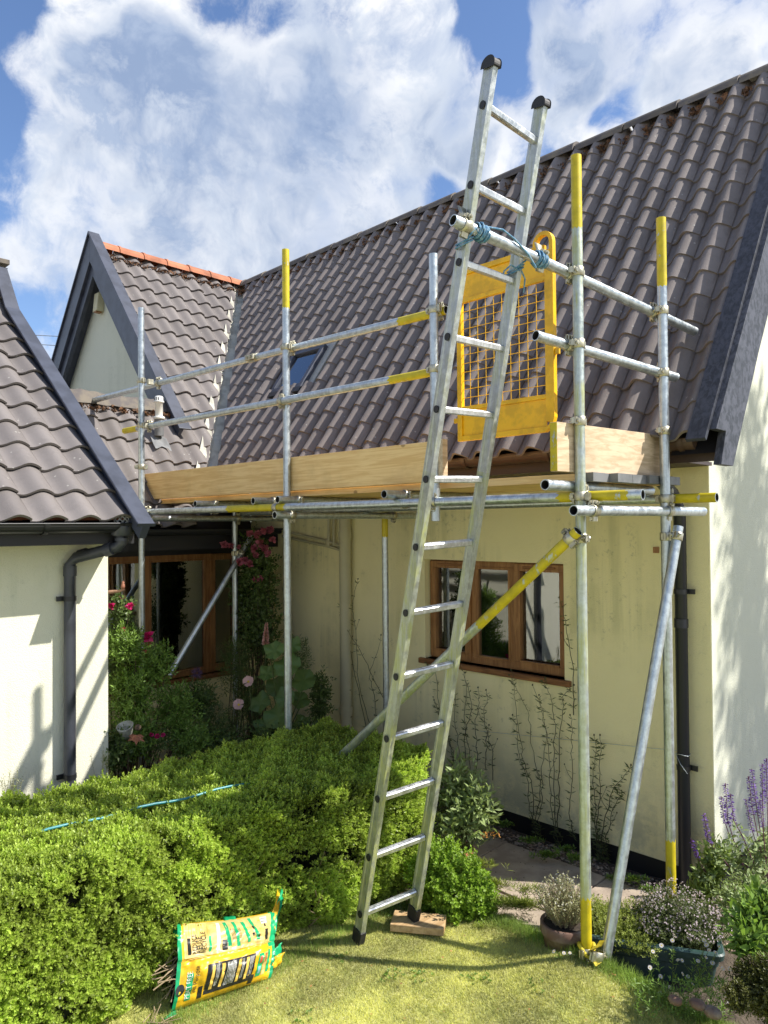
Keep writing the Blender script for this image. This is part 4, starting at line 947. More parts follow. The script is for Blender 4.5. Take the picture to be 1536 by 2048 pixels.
for A in (LTp, RTp):
    mb = MB(); vs = []; K = 9
    for sg in (-1, 1):
        for k in range(K+1):
            a = math.pi*k/K; vs.append(A+ln*math.cos(a)*.036+ld*(-.006+math.sin(a)*.030)+lw*sg*.020)
        vs += [A-ln*.036-ld*.016+lw*sg*.020, A+ln*.036-ld*.016+lw*sg*.020]
    n = K+3; mb.add(vs, [tuple(range(n)), tuple(range(2*n-1, n-1, -1))]+[(i, (i+1) % n, (i+1) % n+n, i+n) for i in range(n)]); mb.build('end_cap', M['rubber'], LD, .004)
for A, tilt in ((LF, 0), (RF, .02)):
    mb = MB(); mb.obox(A-ln*.034+ld*.06, A+ln*.034+ld*.06, lw*.017, ld*.012); mb.hexa([A-ln*.030-lw*.018, A+ln*.030-lw*.018, A+ln*.030+lw*.018, A-ln*.030+lw*.018, A-ln*.034-lw*.017+ld*.05, A+ln*.034-lw*.017+ld*.05, A+ln*.034+lw*.017+ld*.05, A-ln*.034+lw*.017+ld*.05]); mb.build('foot', M['rubber'], LD, .003)
# block under the right foot
BK = MB(); c = RF.copy(); a = R(34); bx_, by_ = np.array([math.cos(a), math.sin(a), 0]), np.array([-math.sin(a), math.cos(a), 0])
c = c+np.array([.02, .02, 0])
BK.hexa([c+bx_*a_*.135+by_*b_*.07+[0, 0, h_] for h_ in (-.038, -.001) for a_, b_ in ((-1, -1), (1, -1), (1, 1), (-1, 1))])
tag(BK.build('wooden_block', M['block'], None, .003), 'sawn wooden block on the lawn under the right foot of the ladder', 'wooden block')
# blue rope lashing
ROPE = thing('rope', 'blue rope lashing that ties the ladder to the scaffold rail in two coils', 'rope', tuple(e1a))
er = unit(e1b-e1a)
def rail_at_y(y): t_ = (y-e1a[1])/(e1b[1]-e1a[1]); return e1a+(e1b-e1a)*t_
def coil(c, turns, r0, span, seed):
    rr = random.Random(seed); pts = []; a = unit(np.cross(er, [0, 0, 1.])); b = np.cross(a, er)
    N = turns*14
    for i in range(N+1):
        t = i/14*2*math.pi; rad = r0+rr.gauss(0, .0006)+.003*math.sin(i*.37); pts.append(c+er*(span*(i/N-.5)+.004*math.sin(t*.5))+(a*math.cos(t)+b*math.sin(t))*rad)
    return pts
crosses = []
for A, B in ((LF, LTp), (RF, RTp)):
    # closest approach of stile and rail
    best = min(((np.linalg.norm((A+(B-A)*t)-rail_at_y((A+(B-A)*t)[1])), t) for t in np.linspace(.6, .95, 300))); P = A+(B-A)*best[1]; crosses.append((P, rail_at_y(P[1])))
for k, (P, Q) in enumerate(crosses):
    mb = MB(); c = Q+er*(.045 if k == 0 else -.0+.05)
    mb.tube(coil(c, 7, .0290, .066, k+1), .0040, 7); mb.tube(coil(c, 3, .0345, .030, k+9), .0038, 7)
    # diagonal turns round the stile
    for j in range(2):
        zc = P-ld*(.05+.012*j); loop = [zc+ln*.036*math.cos(t)*1.1+lw*.024*math.sin(t)*1.15+ld*.02*math.sin(t+.6) for t in np.linspace(0, 2*math.pi, 18)]; mb.tube(loop, .0040, 7)
    mb.tube([P-ld*.05+ln*.03-lw*.02, (P+Q)/2+ln*.04, c-np.array([0, 0, .03])], .0048, 7)
    mb.build('coil', M['rope'], ROPE)
mb = MB(); a, b = crosses[0][1]+er*.07, crosses[1][1]+er*.0
pts = [a+np.array([0, 0, .034]), a*.7+b*.3+np.array([.018, 0, .045]), (a+b)/2+np.array([.03, 0, .02]), a*.2+b*.8+np.array([.03, 0, -.02]), b+np.array([.02, 0, -.055])]; mb.tube(pts, .0045, 7)
c = crosses[1][0]-ld*.06
mb.tube([c+ln*.03, c+ln*.03-lw*.06+ld*.012, c+ln*.02-lw*.085-ld*.02, c+ln*.02-lw*.09-ld*.055], .004, 6); mb.tube([c+ln*.03+lw*.01, c+ln*.035+lw*.035-ld*.03, c+ln*.03+lw*.045-ld*.09], .004, 6)
mb.build('loose_end', M['rope'], ROPE)
# ================================================================== GROUND
def atd(px, py, d): return CAM+ray(px, py)*d
def ss(x): x = min(1., max(0., x)); return x*x*(3-2*x)
def lawn_h(x, y): return .085*ss((x+2.2)/.5)*ss((-1.25-x)/.45)*ss((y-2.3)/.6)+.006*math.sin(x*3.1+y*2.2)
EDGE = [(-6, 2.2), (-2.95, 2.55), (-2.75, 2.97), (-2.55, 3.06), (-2.42, 3.16), (-2.2, 3.17), (-2.0, 3.13), (-1.8, 3.08), (-1.6, 3.05), (-1.4, 3.10), (-1.2, 3.12), (-1.0, 3.1), (-.6, 3.2), (3, 3.6), (9, 4)]
def edge_y(x):
    for (x0, y0), (x1, y1) in zip(EDGE, EDGE[1:]):
        if x0 <= x <= x1: return y0+(y1-y0)*(x-x0)/(x1-x0)
    return 3.
mb = MB(); mb.add([(-90, -90, -.075), (90, -90, -.075), (90, 90, -.075), (-90, 90, -.075)], [(0, 1, 2, 3)])
tag(mb.build('ground', mat('pale_bounce_ground', (.42,.38,.30), .95, vcol=(.32,.30,.22), vscale=.4)), kind='structure')  # surface out of view, made pale to bounce extra light onto the walls
def grid(name, x0, x1, y0f, y1f, nx, ny, hf, m):
    vs = []
    for i in range(nx+1):
        x = x0+(x1-x0)*i/nx; ya, yb_ = y0f(x), y1f(x)
        for j in range(ny+1): y = ya+(yb_-ya)*j/ny; vs.append((x, y, hf(x, y)))
    mb = MB(); mb.add(vs, [(i*(ny+1)+j, (i+1)*(ny+1)+j, (i+1)*(ny+1)+j+1, i*(ny+1)+j+1) for i in range(nx) for j in range(ny)], smooth=True)
    return tag(mb.build(name, m), kind='structure')
def soil_h(x, y): return -.05+.02*mnoise.noise(Vector((x*3, y*3, 0)))+.008*mnoise.noise(Vector((x*20, y*20, 5)))
M['lawn'] = mat('lawn_thatch', (.50,.49,.22), .95, vcol=(.30,.34,.10), vscale=12, bump=.6, bscale=150, bdist=.006)
M['gravelly'] = mat('gravelly_earth', (.11,.085,.06), .95, vcol=(.05,.036,.026), vscale=18, bump=.9, bscale=70, bdist=.012)
grid('soil_bed', -6.1, 4, lambda x: 1.9, lambda x: 6.5 if x > -1.6 else WY+.02, 150, 60, soil_h, M['gravelly'])
grid('lawn', -3.2, 3., lambda x: -2.5, lambda x: edge_y(x), 160, 60, lambda x, y: lawn_h(x, y)-(0.05*ss((y-edge_y(x)+.05)/.05)), M['lawn'])
M['slab'] = mat('stone_slab', (.50,.41,.32), .85, vcol=(.36,.29,.23), vscale=7, bump=.5, bscale=60, bdist=.004, tint=.3)
mb = MB(); rr = random.Random(4)
def slab(x0, x1, y0, y1):
    z = -.028+rr.gauss(0, .002); j = lambda: rr.gauss(0, .006)
    P_ = [(x0+.006+j(), y0+.006+j()), (x1-.006+j(), y0+.006+j()), (x1-.006+j(), y1-.006+j()), (x0+.006+j(), y1-.006+j())]
    mb.hexa([(a, b, -.08) for a, b in P_]+[(a, b, z+rr.gauss(0, .001)) for a, b in P_], tint=rr.random())
xs_ = [-3.30, -2.86, -2.16, -1.52, -.9, -.3]
for a, b in zip(xs_, xs_[1:]): slab(a, b, 3.46, 4.02) if b < -1 else None
for a, b in zip([-2.75, -2.38], [-2.38, -1.95]): slab(a, b, 2.80, 3.445)
tag(mb.build('path', M['slab'], None, .004), kind='structure')
# pebbles and litter
def scatter_stones(name, n, region, size, m, label=None, seed=1, zf=soil_h):
    rs = random.Random(seed); mb = MB()
    for _ in range(n):
        x, y = region(rs); r_ = size*rs.uniform(.4, 1.3); z = zf(x, y)+r_*.2; t_ = rs.random()
        vs = [(x+r_*math.cos(a+rs.uniform(-.3, .3))*rs.uniform(.7, 1.1), y+r_*math.sin(a)*rs.uniform(.7, 1.1), z+rs.uniform(-.1, .2)*r_) for a in (0, 1.25, 2.5, 3.75, 5)]+[(x, y, z+r_*.55), (x, y, z-r_*.4)]
        mb.add(vs, [(i, (i+1) % 5, 5) for i in range(5)]+[((i+1) % 5, i, 6) for i in range(5)], tint=t_)
    o = mb.build(name, m); return tag(o, label, None, None, 'stuff')
M['pebble'] = mat('mixed_pebbles', (.50,.42,.33), .8, tint=.75, vcol=(.34,.22,.15), vscale=25)
scatter_stones('gravel', 2600, lambda r: (-1.60+r.random()*1.0, 3.78+r.random()*1.0), .014, M['pebble'])
scatter_stones('wall_gravel', 1500, lambda r: (-3.2+r.random()*1.7, 4.03+r.random()*.20), .011, M['pebble'], seed=5)
scatter_stones('path_litter', 500, lambda r: (-3.0+r.random()*1.8, 3.2+r.random()*.85), .005, M['gravelly'], seed=8, zf=lambda x, y: -.028)
# ------------------------------------------------------------------ grass
rs = np.random.default_rng(3)
M['grass'] = leafmat('grass_blades', (.78,.78,.27), tint=.6, rough=.6, tr=.30)
def grass(name, n, sampler, hmin, hmax, wd, zf, m, lean=.55, label=None):
    P2 = sampler(n); n = len(P2)
    z = np.array([zf(a, b) for a, b in P2]); C0 = np.stack([P2[:,0], P2[:,1], z-.003], 1)
    az = rs.random(n)*2*np.pi; ln_ = rs.random(n)**.7*lean; h = rs.uniform(hmin, hmax, n)
    D = np.stack([np.cos(az)*np.sin(ln_*1.5), np.sin(az)*np.sin(ln_*1.5), np.cos(ln_*1.5)], 1)
    S = np.stack([-np.sin(az+rs.normal(0, .8, n)), np.cos(az), np.zeros(n)], 1); S = unit(S)*wd*rs.uniform(.6, 1.3, n)[:,None]
    V = np.stack([C0-S, C0+S, C0+D*h[:,None]], 1).reshape(-1,3); F = np.arange(n*3).reshape(-1,3)
    pn = np.array([mnoise.noise(Vector((a*5, b*5, 0)))*.6+.8*mnoise.noise(Vector((a*1.7+3, b*1.7, 2)))+.4*mnoise.noise(Vector((a*22, b*22, 2))) for a, b in P2[::1]])
    T = np.clip(.5+pn*.9+rs.normal(0, .30, n), 0, 1)
    o = bigmesh(name, V, F, np.repeat(T, 3), m); return tag(o, label, None, None, 'stuff')
def samp_lawn(n):
    out = []
    while sum(len(a) for a in out) < n:
        x = rs.uniform(-3.12, -.35, n); y = rs.uniform(.95, 3.25, n)
        p = np.stack([x, y, np.zeros(n)], 1)-CAM; zc = p@FWD; px = 768+FPX*(p@RGT)/zc; py = 1024-FPX*(p@UPV)/zc
        k = (px > -120) & (px < 1700) & (py < 2200)
        ey = np.array([edge_y(a) for a in x]); k &= y < ey-.005+rs.normal(0, .012, n)
        out.append(np.stack([x[k], y[k]], 1))
    return np.concatenate(out)[:n]
grass('grass', 340000, samp_lawn, .009, .022, .0015, lawn_h, M['grass'], .75, 'short mown lawn grass, dry yellow patches among the green')
def samp_edge(n):
    x = rs.uniform(-2.85, -.6, n); ey = np.array([edge_y(a) for a in x]); return np.stack([x, ey-np.abs(rs.normal(0, .05, n))+.015], 1)
M['grass_long'] = leafmat('long_grass', (.36,.52,.10), tint=.5, rough=.55, tr=.35)
grass('edge_grass', 16000, samp_edge, .02, .065, .0013, lawn_h, M['grass_long'], .8, 'longer unmown grass along the edge of the lawn')
def samp_hedgefoot(n): return np.stack([rs.normal(-2.80, .035, n), rs.uniform(.6, 3.0, n)], 1)
grass('hedge_foot_grass', 7000, samp_hedgefoot, .02, .06, .0013, lawn_h, M['grass_long'], .8, 'longer grass at the foot of the hedge')
fb = MB(); r2 = random.Random(77)
for k in range(150):      # fallen leaves and bits on the lawn
    x, y = r2.uniform(-2.8, -.8), r2.uniform(1.2, 3.0); z = lawn_h(x, y)+.018; a = r2.random()*6.28; L = r2.uniform(.006, .018); d = np.array([math.cos(a), math.sin(a), r2.uniform(-.2, .3)])*L; s_ = np.array([-math.sin(a), math.cos(a), 0])*L*.35; q = np.array([x, y, z])
    fb.add([q, q+d*.5+s_, q+d, q+d*.5-s_], [(0, 1, 2), (0, 2, 3)], tint=r2.random())
tag(fb.build('fallen_leaves', mat('dead_leaf', (.45,.24,.08), .8, tint=.6)), 'small dry fallen leaves scattered on the lawn', None, None, 'stuff')
# ------------------------------------------------------------------ foliage builders
def sprigs(C, N, rs, k, L, Wd, spread=1.0, stem=.02, updir=.35, tint=None, fold=.25):
    """k leaves set round each sprig tip at C pointing roughly along N"""
    n = len(C); N = unit(N+np.array([0, 0, updir])+rs.normal(0, .35, (n, 3)))
    A = unit(np.cross(N, rs.normal(0, 1, (n, 3)))); B = np.cross(N, A); tb = rs.random(n) if tint is None else tint; out = []
    for j in range(k):
        ph = j*2.4+rs.normal(0, .3, n); rad = A*np.cos(ph)[:,None]+B*np.sin(ph)[:,None]; f = j/max(1, k-1)
        D = unit(N*(.35+.75*f)+rad*(1.1-.55*f)*spread); base = C+N*(stem*(f-.5))[...,None] if np.ndim(stem) else C+N*stem*(f-.5)
        nn = unit(N-D*np.sum(N*D, 1)[:,None]+rs.normal(0, .2, (n, 3)))
        out.append(leaves(base, D, nn, L*rs.uniform(.65, 1.2, n)*(1-.25*f), Wd*rs.uniform(.75, 1.15, n)*(1-.25*f), rs, fold, np.clip(tb*.6+f*.3+rs.normal(0, .13, n), 0, 1)))
    return join(out)
def ell_pts(n, c, r, rs, shell=.55, lo=-1.):
    d = unit(rs.normal(0, 1, (n, 3))); d[:,2] = np.where(d[:,2] < lo, -d[:,2], d[:,2]); rad = shell+(1-shell)*rs.random(n)**.6
    lump = 1+.16*np.sin(d[:,0]*5+c[0]*7)*np.cos(d[:,1]*6+c[1]*5)+.12*np.sin(d[:,2]*9+c[2]*3)
    return np.array(c)+d*rad[:,None]*np.array(r)*lump[:,None], d
def bush(name, label, cat, blobs, n, k, L, Wd, m, seed, group=None, shell=.45, stems=0, base=None, updir=.35, stem_mat=None, spread=1., root=None, pname='foliage'):
    rs = np.random.default_rng(seed); tot = sum(b[1][0]*b[1][2] for b in blobs); P_, N_ = [], []
    for c, r_ in blobs:
        p, d = ell_pts(max(8, int(n*r_[0]*r_[2]/tot)), c, r_, rs, shell); P_.append(p); N_.append(d)
    P_ = np.concatenate(P_); N_ = np.concatenate(N_)
    b0 = base if base is not None else (blobs[0][0][0], blobs[0][0][1], soil_h(blobs[0][0][0], blobs[0][0][1]))
    rt = root or thing(name, label, cat, tuple(b0), group)
    V, F, T = sprigs(P_, N_, rs, k, L, Wd, spread, L*1.6, updir); bigmesh(pname, V, F, T, m, rt)
    if stems:
        mb = MB(); r2 = random.Random(seed)
        for i in range(stems):
            q = P_[r2.randrange(len(P_))]; a = np.array(b0, float)+np.array([r2.gauss(0, .03), r2.gauss(0, .03), -.02]); mid = (a+q)/2+np.array([r2.gauss(0, .03), r2.gauss(0, .03), .03])
            mb.tube([a, mid, q], [.005, .0035, .0015], 5)
        mb.build('stems', stem_mat or M['bark'], rt)
    return rt
M['bark'] = mat('brown_bark', (.12,.08,.05), .9, var=.4, vscale=30, bump=.4)
M['stem_green'] = mat('green_stem', (.12,.16,.05), .6, var=.3, vscale=20)
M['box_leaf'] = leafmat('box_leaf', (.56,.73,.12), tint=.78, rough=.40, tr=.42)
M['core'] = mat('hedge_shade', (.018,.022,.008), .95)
# ------------------------------------------------------------------ hedge
HG = thing('hedge', 'clipped box hedge with dense small bright leaves, running along the left of the lawn', 'hedge', (-3.3, 2, 0))
rsh = np.random.default_rng(5)
def hedge_pts(n):
    u = rsh.random(n); y = rsh.uniform(.30, 3.36, n); P_ = np.zeros((n, 3)); N_ = np.zeros((n, 3))
    top = u < .50; fr = (u >= .50) & (u < .86); en = (u >= .86) & (u < .96); bk = u >= .96
    H = .70+.012*np.sin(y*2.1)+.012*np.sin(y*5.3+1)
    xb = -3.92; xf = -3.00+.12*np.clip((1.85-y)/1.0, 0, 1)**2*(3-2*np.clip((1.95-y)/1.0, 0, 1))+.19*np.clip((y-2.15)/.45, 0, 1)**2*(3-2*np.clip((y-2.15)/.45, 0, 1))
    P_[:,1] = y
    w_ = rsh.random(n)
    P_[:,0] = np.where(top, xb+(xf-xb)*w_, xf); P_[:,2] = np.where(top, H, H*w_)
    N_[top] = [0, 0, 1]; N_[fr] = [1, 0, .15]; N_[en] = [0, 1, .1]; N_[bk] = [-1, 0, 0]
    P_[en,0] = (xb+(xf-xb)*w_)[en]; P_[en,1] = 3.36; P_[en,2] = (H*rsh.random(n))[en]; P_[bk,0] = xb
    # round the shoulders and the end
    r_ = .075
    def rnd(P_, N_):
        for sgn, x0 in ((1, xf-r_), (-1, xb+r_)):
            dx = (P_[:,0]-x0)*sgn; dz = P_[:,2]-(H-r_); k = (dx > 0) & (dz > 0); l = np.hypot(dx, dz)+1e-6
            P_[k,0] = (x0+sgn*dx/l*r_)[k]; P_[k,2] = (H-r_+dz/l*r_)[k]; N_[k] = np.stack([sgn*dx/l, 0*dx, dz/l], 1)[k]
        R2 = .34
        dx = P_[:,0]-(xf-R2); dy = P_[:,1]-(3.36-R2); k = (dx > 0) & (dy > 0); l = np.hypot(dx, dy)+1e-6; f = np.minimum(1, R2/l)
        P_[k,0] = (xf-R2+dx*f)[k]; P_[k,1] = (3.36-R2+dy*f)[k]; N_[k,0] = (dx/l)[k]; N_[k,1] = (dy/l)[k]
        dz = P_[:,2]-(H-r_); dy = P_[:,1]-(3.36-r_); k = (dz > 0) & (dy > 0); l = np.hypot(dz, dy)+1e-6; f = np.minimum(1, r_/l)
        P_[k,2] = (H-r_+dz*f)[k]; P_[k,1] = (3.36-r_+dy*f)[k]
    rnd(P_, N_)
    # billowing
    b = .014*np.sin(P_[:,1]*7.3+P_[:,2]*5)*np.sin(P_[:,0]*6.1+1.7)+.012*np.sin(P_[:,1]*15+P_[:,2]*11+P_[:,0]*13)+.02*np.sin(P_[:,1]*31+2*P_[:,2]*17)*np.sin(P_[:,0]*29)
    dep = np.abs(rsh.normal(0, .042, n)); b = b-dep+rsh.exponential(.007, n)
    b = b-np.where(P_[:,2] < .12, (.12-P_[:,2])*.55, 0)*(N_[:,0] > .3)
    return P_+unit(N_)*b[:,None], N_, dep
P_, N_, dep = hedge_pts(74000)
gap = np.array([mnoise.noise(Vector((a*7, b*7, c_*7)))+.5*mnoise.noise(Vector((a*17, b*17, c_*17))) for a, b, c_ in P_])
kk = (P_[:,2] > .015) & ((gap < .34+.25*(N_[:,2] > .5)) | (rsh.random(len(P_)) < .12)); P_, N_, dep, gap = P_[kk], N_[kk], dep[kk], gap[kk]
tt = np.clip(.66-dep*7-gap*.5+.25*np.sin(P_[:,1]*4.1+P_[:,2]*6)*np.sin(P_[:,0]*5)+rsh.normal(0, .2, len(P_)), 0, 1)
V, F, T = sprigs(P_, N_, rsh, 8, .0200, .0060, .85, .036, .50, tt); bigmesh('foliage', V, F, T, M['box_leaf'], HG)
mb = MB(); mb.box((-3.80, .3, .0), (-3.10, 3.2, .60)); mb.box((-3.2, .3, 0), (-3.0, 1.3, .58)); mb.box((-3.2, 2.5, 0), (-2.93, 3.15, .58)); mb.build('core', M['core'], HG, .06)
mb = MB(); r2 = random.Random(3)
for i in range(240):
    y = r2.uniform(.5, 3.2); z0 = r2.uniform(.0, .15); a = np.array([-3.14 if y < 2.4 else -2.96, y, z0]); q = a+np.array([r2.uniform(.05, .16), r2.gauss(0, .07), r2.uniform(.08, .28)]); mb.tube([a, (a+q)/2+np.array([.01, r2.gauss(0, .02), 0]), q], [.0035, .0025, .0012], 4)
mb.build('twigs', mat('dry_twig', (.32,.24,.15), .9, var=.4, vscale=30), HG)
# teal cane laid in the top of the hedge
q0, q1 = at(58, 1668, 'z', .735), at(590, 1528, 'z', .735)
mb = MB(); pts = [q0+(q1-q0)*t+np.array([0, 0, -.006-.045*max(0, t-.15)+.006*math.sin(t*21)]) for t in np.linspace(0, 1, 18)]; mb.tube(pts, .0065, 8)
tag(mb.build('garden_cane', M['teal']), 'thin teal plastic coated cane lying half sunk in the hedge top', 'garden cane')
# ------------------------------------------------------------------ small bush by ladder foot, potted shrub
M['herb_leaf'] = leafmat('herb_leaf', (.33,.52,.055), tint=.5, rough=.5, tr=.35)
M['grey_leaf'] = leafmat('grey_green_leaf', (.36,.46,.18), tint=.5, rough=.5, tr=.3)
M['mid_leaf'] = leafmat('mid_green_leaf', (.24,.39,.07), tint=.55, rough=.45, tr=.3)
M['dark_leaf'] = leafmat('dark_green_leaf', (.15,.23,.06), tint=.6, rough=.4, tr=.25)
c = at(880, 1848, 'z', -.03)
bush('herb_bush', 'low bright green marjoram mound beside the wooden block at the hedge end', 'herb', [((c[0]+.02, c[1]+.12, .12), (.17, .17, .17)), ((c[0]-.08, c[1]+.08, .17), (.15, .16, .17)), ((c[0]+.08, c[1]+.18, .06), (.13, .13, .14))], 3400, 7, .021, .0075, M['herb_leaf'], 31, stems=40, updir=.8)
def pot(root, c, r0, r1, h, m, rim=.012, rimh=.03, rings=0):
    mb = MB(); prof_ = [(0, 0), (r0, 0), (r0+(r1-r0)*.85, h-rimh), (r1+rim*.2, h-rimh), (r1+rim, h-rimh*.8), (r1+rim, h-.003), (r1+rim-.004, h), (r1-.006, h), (r1-.010, h-.03), (0, h-.032)]
    mb.lathe(prof_, c, 36); o = mb.build('pot', m, root)
    if rings:
        for k in range(rings):
            mb = MB(); z = h*(.3+.2*k); r_ = r0+(r1-r0)*z/h; mb.tube([np.array(c)+[math.cos(t)*(r_+.001), math.sin(t)*(r_+.001), z] for t in np.linspace(0, 6.2832, 33)], .003, 6, cap=False); mb.build('ring', m, o)
    return o
M['pot_terra'] = mat('terracotta_pot', (.42,.16,.075), .8, vcol=(.50,.30,.20), vscale=14, bump=.15, bscale=60)
M['pot_brown'] = mat('weathered_brown_pot', (.16,.09,.065), .7, vcol=(.30,.26,.22), vscale=9, bump=.2, bscale=60)
c = at(918, 1752, 'z', -.045); P1 = thing('potted_shrub', 'lanceolate leaved shrub in a ribbed terracotta pot at the end of the hedge', 'potted plant', tuple(c))
pot(P1, c, .062, .088, .17, M['pot_terra'], rings=3)
bush('x', 'x', 'x', [((c[0]+.0, c[1], .30), (.19, .17, .17)), ((c[0]-.05, c[1]+.05, .47), (.13, .13, .15)), ((c[0]+.10, c[1]+.04, .40), (.12, .11, .13))], 330, 5, .066, .0115, M['grey_leaf'], 33, stems=26, base=(c[0], c[1], .12), updir=.5, root=P1, shell=.2, stem_mat=M['stem_green'])
# dry thyme in a weathered pot
c = at(1127, 1905, 'z', .0); c = np.array([c[0]+.0, c[1], -.045]); ctr = atd(1128, 1868, 3.50); c = np.array([ctr[0], ctr[1], -.04])
P2 = thing('potted_herb', 'dry grey lavender in a weathered brown pot at the foot of the front scaffold standard', 'potted plant', tuple(c)); pot(P2, c, .080, .103, .205, M['pot_brown'], .008, .055)
mb = MB(); mb.lathe([(0, 0), (.10, 0)], (c[0], c[1], .155), 20); mb.build('soil', M['soil'], P2)
M['dry_leaf'] = leafmat('dry_grey_leaf', (.52,.52,.27), tint=.5, rough=.8, tr=.2)
rsx = np.random.default_rng(8); mb = MB(); tips = []; r2 = random.Random(8)
for i in range(240):
    a = r2.random()*6.28; rr_ = math.sqrt(r2.random()); b0 = np.array([c[0]+.05*rr_*math.cos(a), c[1]+.05*rr_*math.sin(a), .15]); h = .20*(1-.35*rr_**2)*r2.uniform(.75, 1.15)
    q = b0+np.array([math.cos(a)*.085*rr_+r2.gauss(0, .012), math.sin(a)*.085*rr_+r2.gauss(0, .012), h]); mb.tube([b0, (b0+q)/2+np.array([r2.gauss(0, .006), r2.gauss(0, .006), 0]), q], [.0016, .0012, .0008], 3, cap=False)
    for t_ in (.25, .4, .55, .7, .85, 1): tips.append(b0+(q-b0)*t_)
mb.build('stems', mat('dry_stem', (.30,.23,.15), .9), P2)
tips = np.array(tips)+rsx.normal(0, .004, (len(tips), 3)); V, F, T = sprigs(tips, np.tile([0, 0, 1.], (len(tips), 1)), rsx, 4, .014, .0025, 1.2, .01, .6); bigmesh('foliage', V, F, T, M['dry_leaf'], P2)
M['white_flower'] = leafmat('white_petal', (.80,.78,.74), tint=.2, rough=.6, tr=.3)
top = tips[5::6]; k_ = rsx.random(len(top)) < .5; top = top[k_]; V, F, T = sprigs(top+[0, 0, .004], np.tile([0, 0, 1.], (len(top), 1)), rsx, 4, .008, .003, 1.2, .002); bigmesh('flowers', V, F, T, M['white_flower'], P2)
# ------------------------------------------------------------------ trough
TRG = thing('planter', 'long dark green plastic trough planter on the paving at the right', 'planter', (-1.4, 3.3, 0))
zt = .125; fl, fr_, rr_ = at(1216, 1876, 'z', zt), at(1446, 1910, 'z', zt), at(1446, 1848, 'z', zt)
eu = unit(fr_-fl); ev = rr_-fr_; ev = ev-eu*(ev@eu); evl = .30; ev = unit(ev); LN = np.linalg.norm(fr_-fl)+.02; fl = fr_-eu*(LN+.16); LN += .16
def tp(a, b, z, ins=0.): return fl+eu*(a*(LN-2*ins)+ins)+ev*(b*(evl-2*ins)+ins)+np.array([0, 0, z-zt])
def rrect(z, ins, n=6, r_=.04):
    pts = []; 
    for (cx, cy, a0) in ((LN-ins-r_, ins+r_, -90), (LN-ins-r_, evl-ins-r_, 0), (ins+r_, evl-ins-r_, 90), (ins+r_, ins+r_, 180)):
        for k in range(n+1): a = R(a0+90*k/n); pts.append(fl+eu*(cx+r_*math.cos(a))+ev*(cy+r_*math.sin(a))+np.array([0, 0, z-zt]))
    return pts
mb = MB(); rings = [rrect(-.05, .035), rrect(.045, .018), rrect(.052, .012), rrect(zt-.035, .006), rrect(zt-.032, -.008), rrect(zt-.006, -.012), rrect(zt, -.006), rrect(zt, .012), rrect(zt-.04, .016)]; n = len(rings[0])
mb.add([p for r_ in rings for p in r_], [(i*n+j, i*n+(j+1) % n, (i+1)*n+(j+1) % n, (i+1)*n+j) for i in range(len(rings)-1) for j in range(n)], smooth=False); mb.build('trough', mat('dark_green_plastic', (.018,.052,.042), .45, vcol=(.05,.09,.09), vscale=9, bump=.05), TRG)
mb = MB(); q = rrect(zt-.03, .014); mb.add(q, [tuple(range(n))]); mb.build('soil', M['soil'], TRG)
M['thyme_leaf'] = leafmat('thyme_leaf', (.42,.50,.10), tint=.6, rough=.5, tr=.3)
M['thyme_dark'] = leafmat('thyme_dark_leaf', (.13,.17,.05), tint=.5, rough=.5, tr=.25)
M['pink_white'] = leafmat('pale_pink_petal', (.74,.62,.70), tint=.25, rough=.6, tr=.3)
def tpc(a, b, z): q = tp(a, b, z); return (q[0], q[1], z)
bush('thyme', 'low creeping thyme spilling over the left half of the green trough', 'herb', [(tpc(.25, .4, .12), (.20, .14, .075)), (tpc(.12, .55, .13), (.15, .13, .08)), (tpc(.42, .5, .13), (.15, .14, .09)), (tpc(.38, .12, .12), (.15, .06, .05))], 3800, 6, .0105, .0034, M['thyme_leaf'], 41, base=tpc(.25, .5, .1), updir=.8)
FT = bush('flowering_thyme', 'mounded thyme covered in pale pink flowers in the right half of the green trough', 'herb', [(tpc(.72, .5, .17), (.17, .17, .14)), (tpc(.88, .55, .14), (.12, .14, .12)), (tpc(.62, .55, .15), (.12, .14, .11))], 3800, 6, .012, .0034, M['thyme_dark'], 42, base=tpc(.7, .5, .1), updir=.9)
rf = np.random.default_rng(43); pp_, dd_ = [], []
for c_, r_ in ((tpc(.72, .5, .18), (.175, .175, .145)), (tpc(.88, .55, .15), (.12, .14, .125)), (tpc(.62, .55, .16), (.12, .14, .115))):
    a, b = ell_pts(620, c_, r_, rf, .93); pp_.append(a); dd_.append(b)
pp_ = np.concatenate(pp_); dd_ = np.concatenate(dd_); k_ = dd_[:,2] > -.05; V, F, T = sprigs(pp_[k_], dd_[k_], rf, 4, .0075, .0030, 1.3, .003, .3); bigmesh('flowers', V, F, T, M['pink_white'], FT)
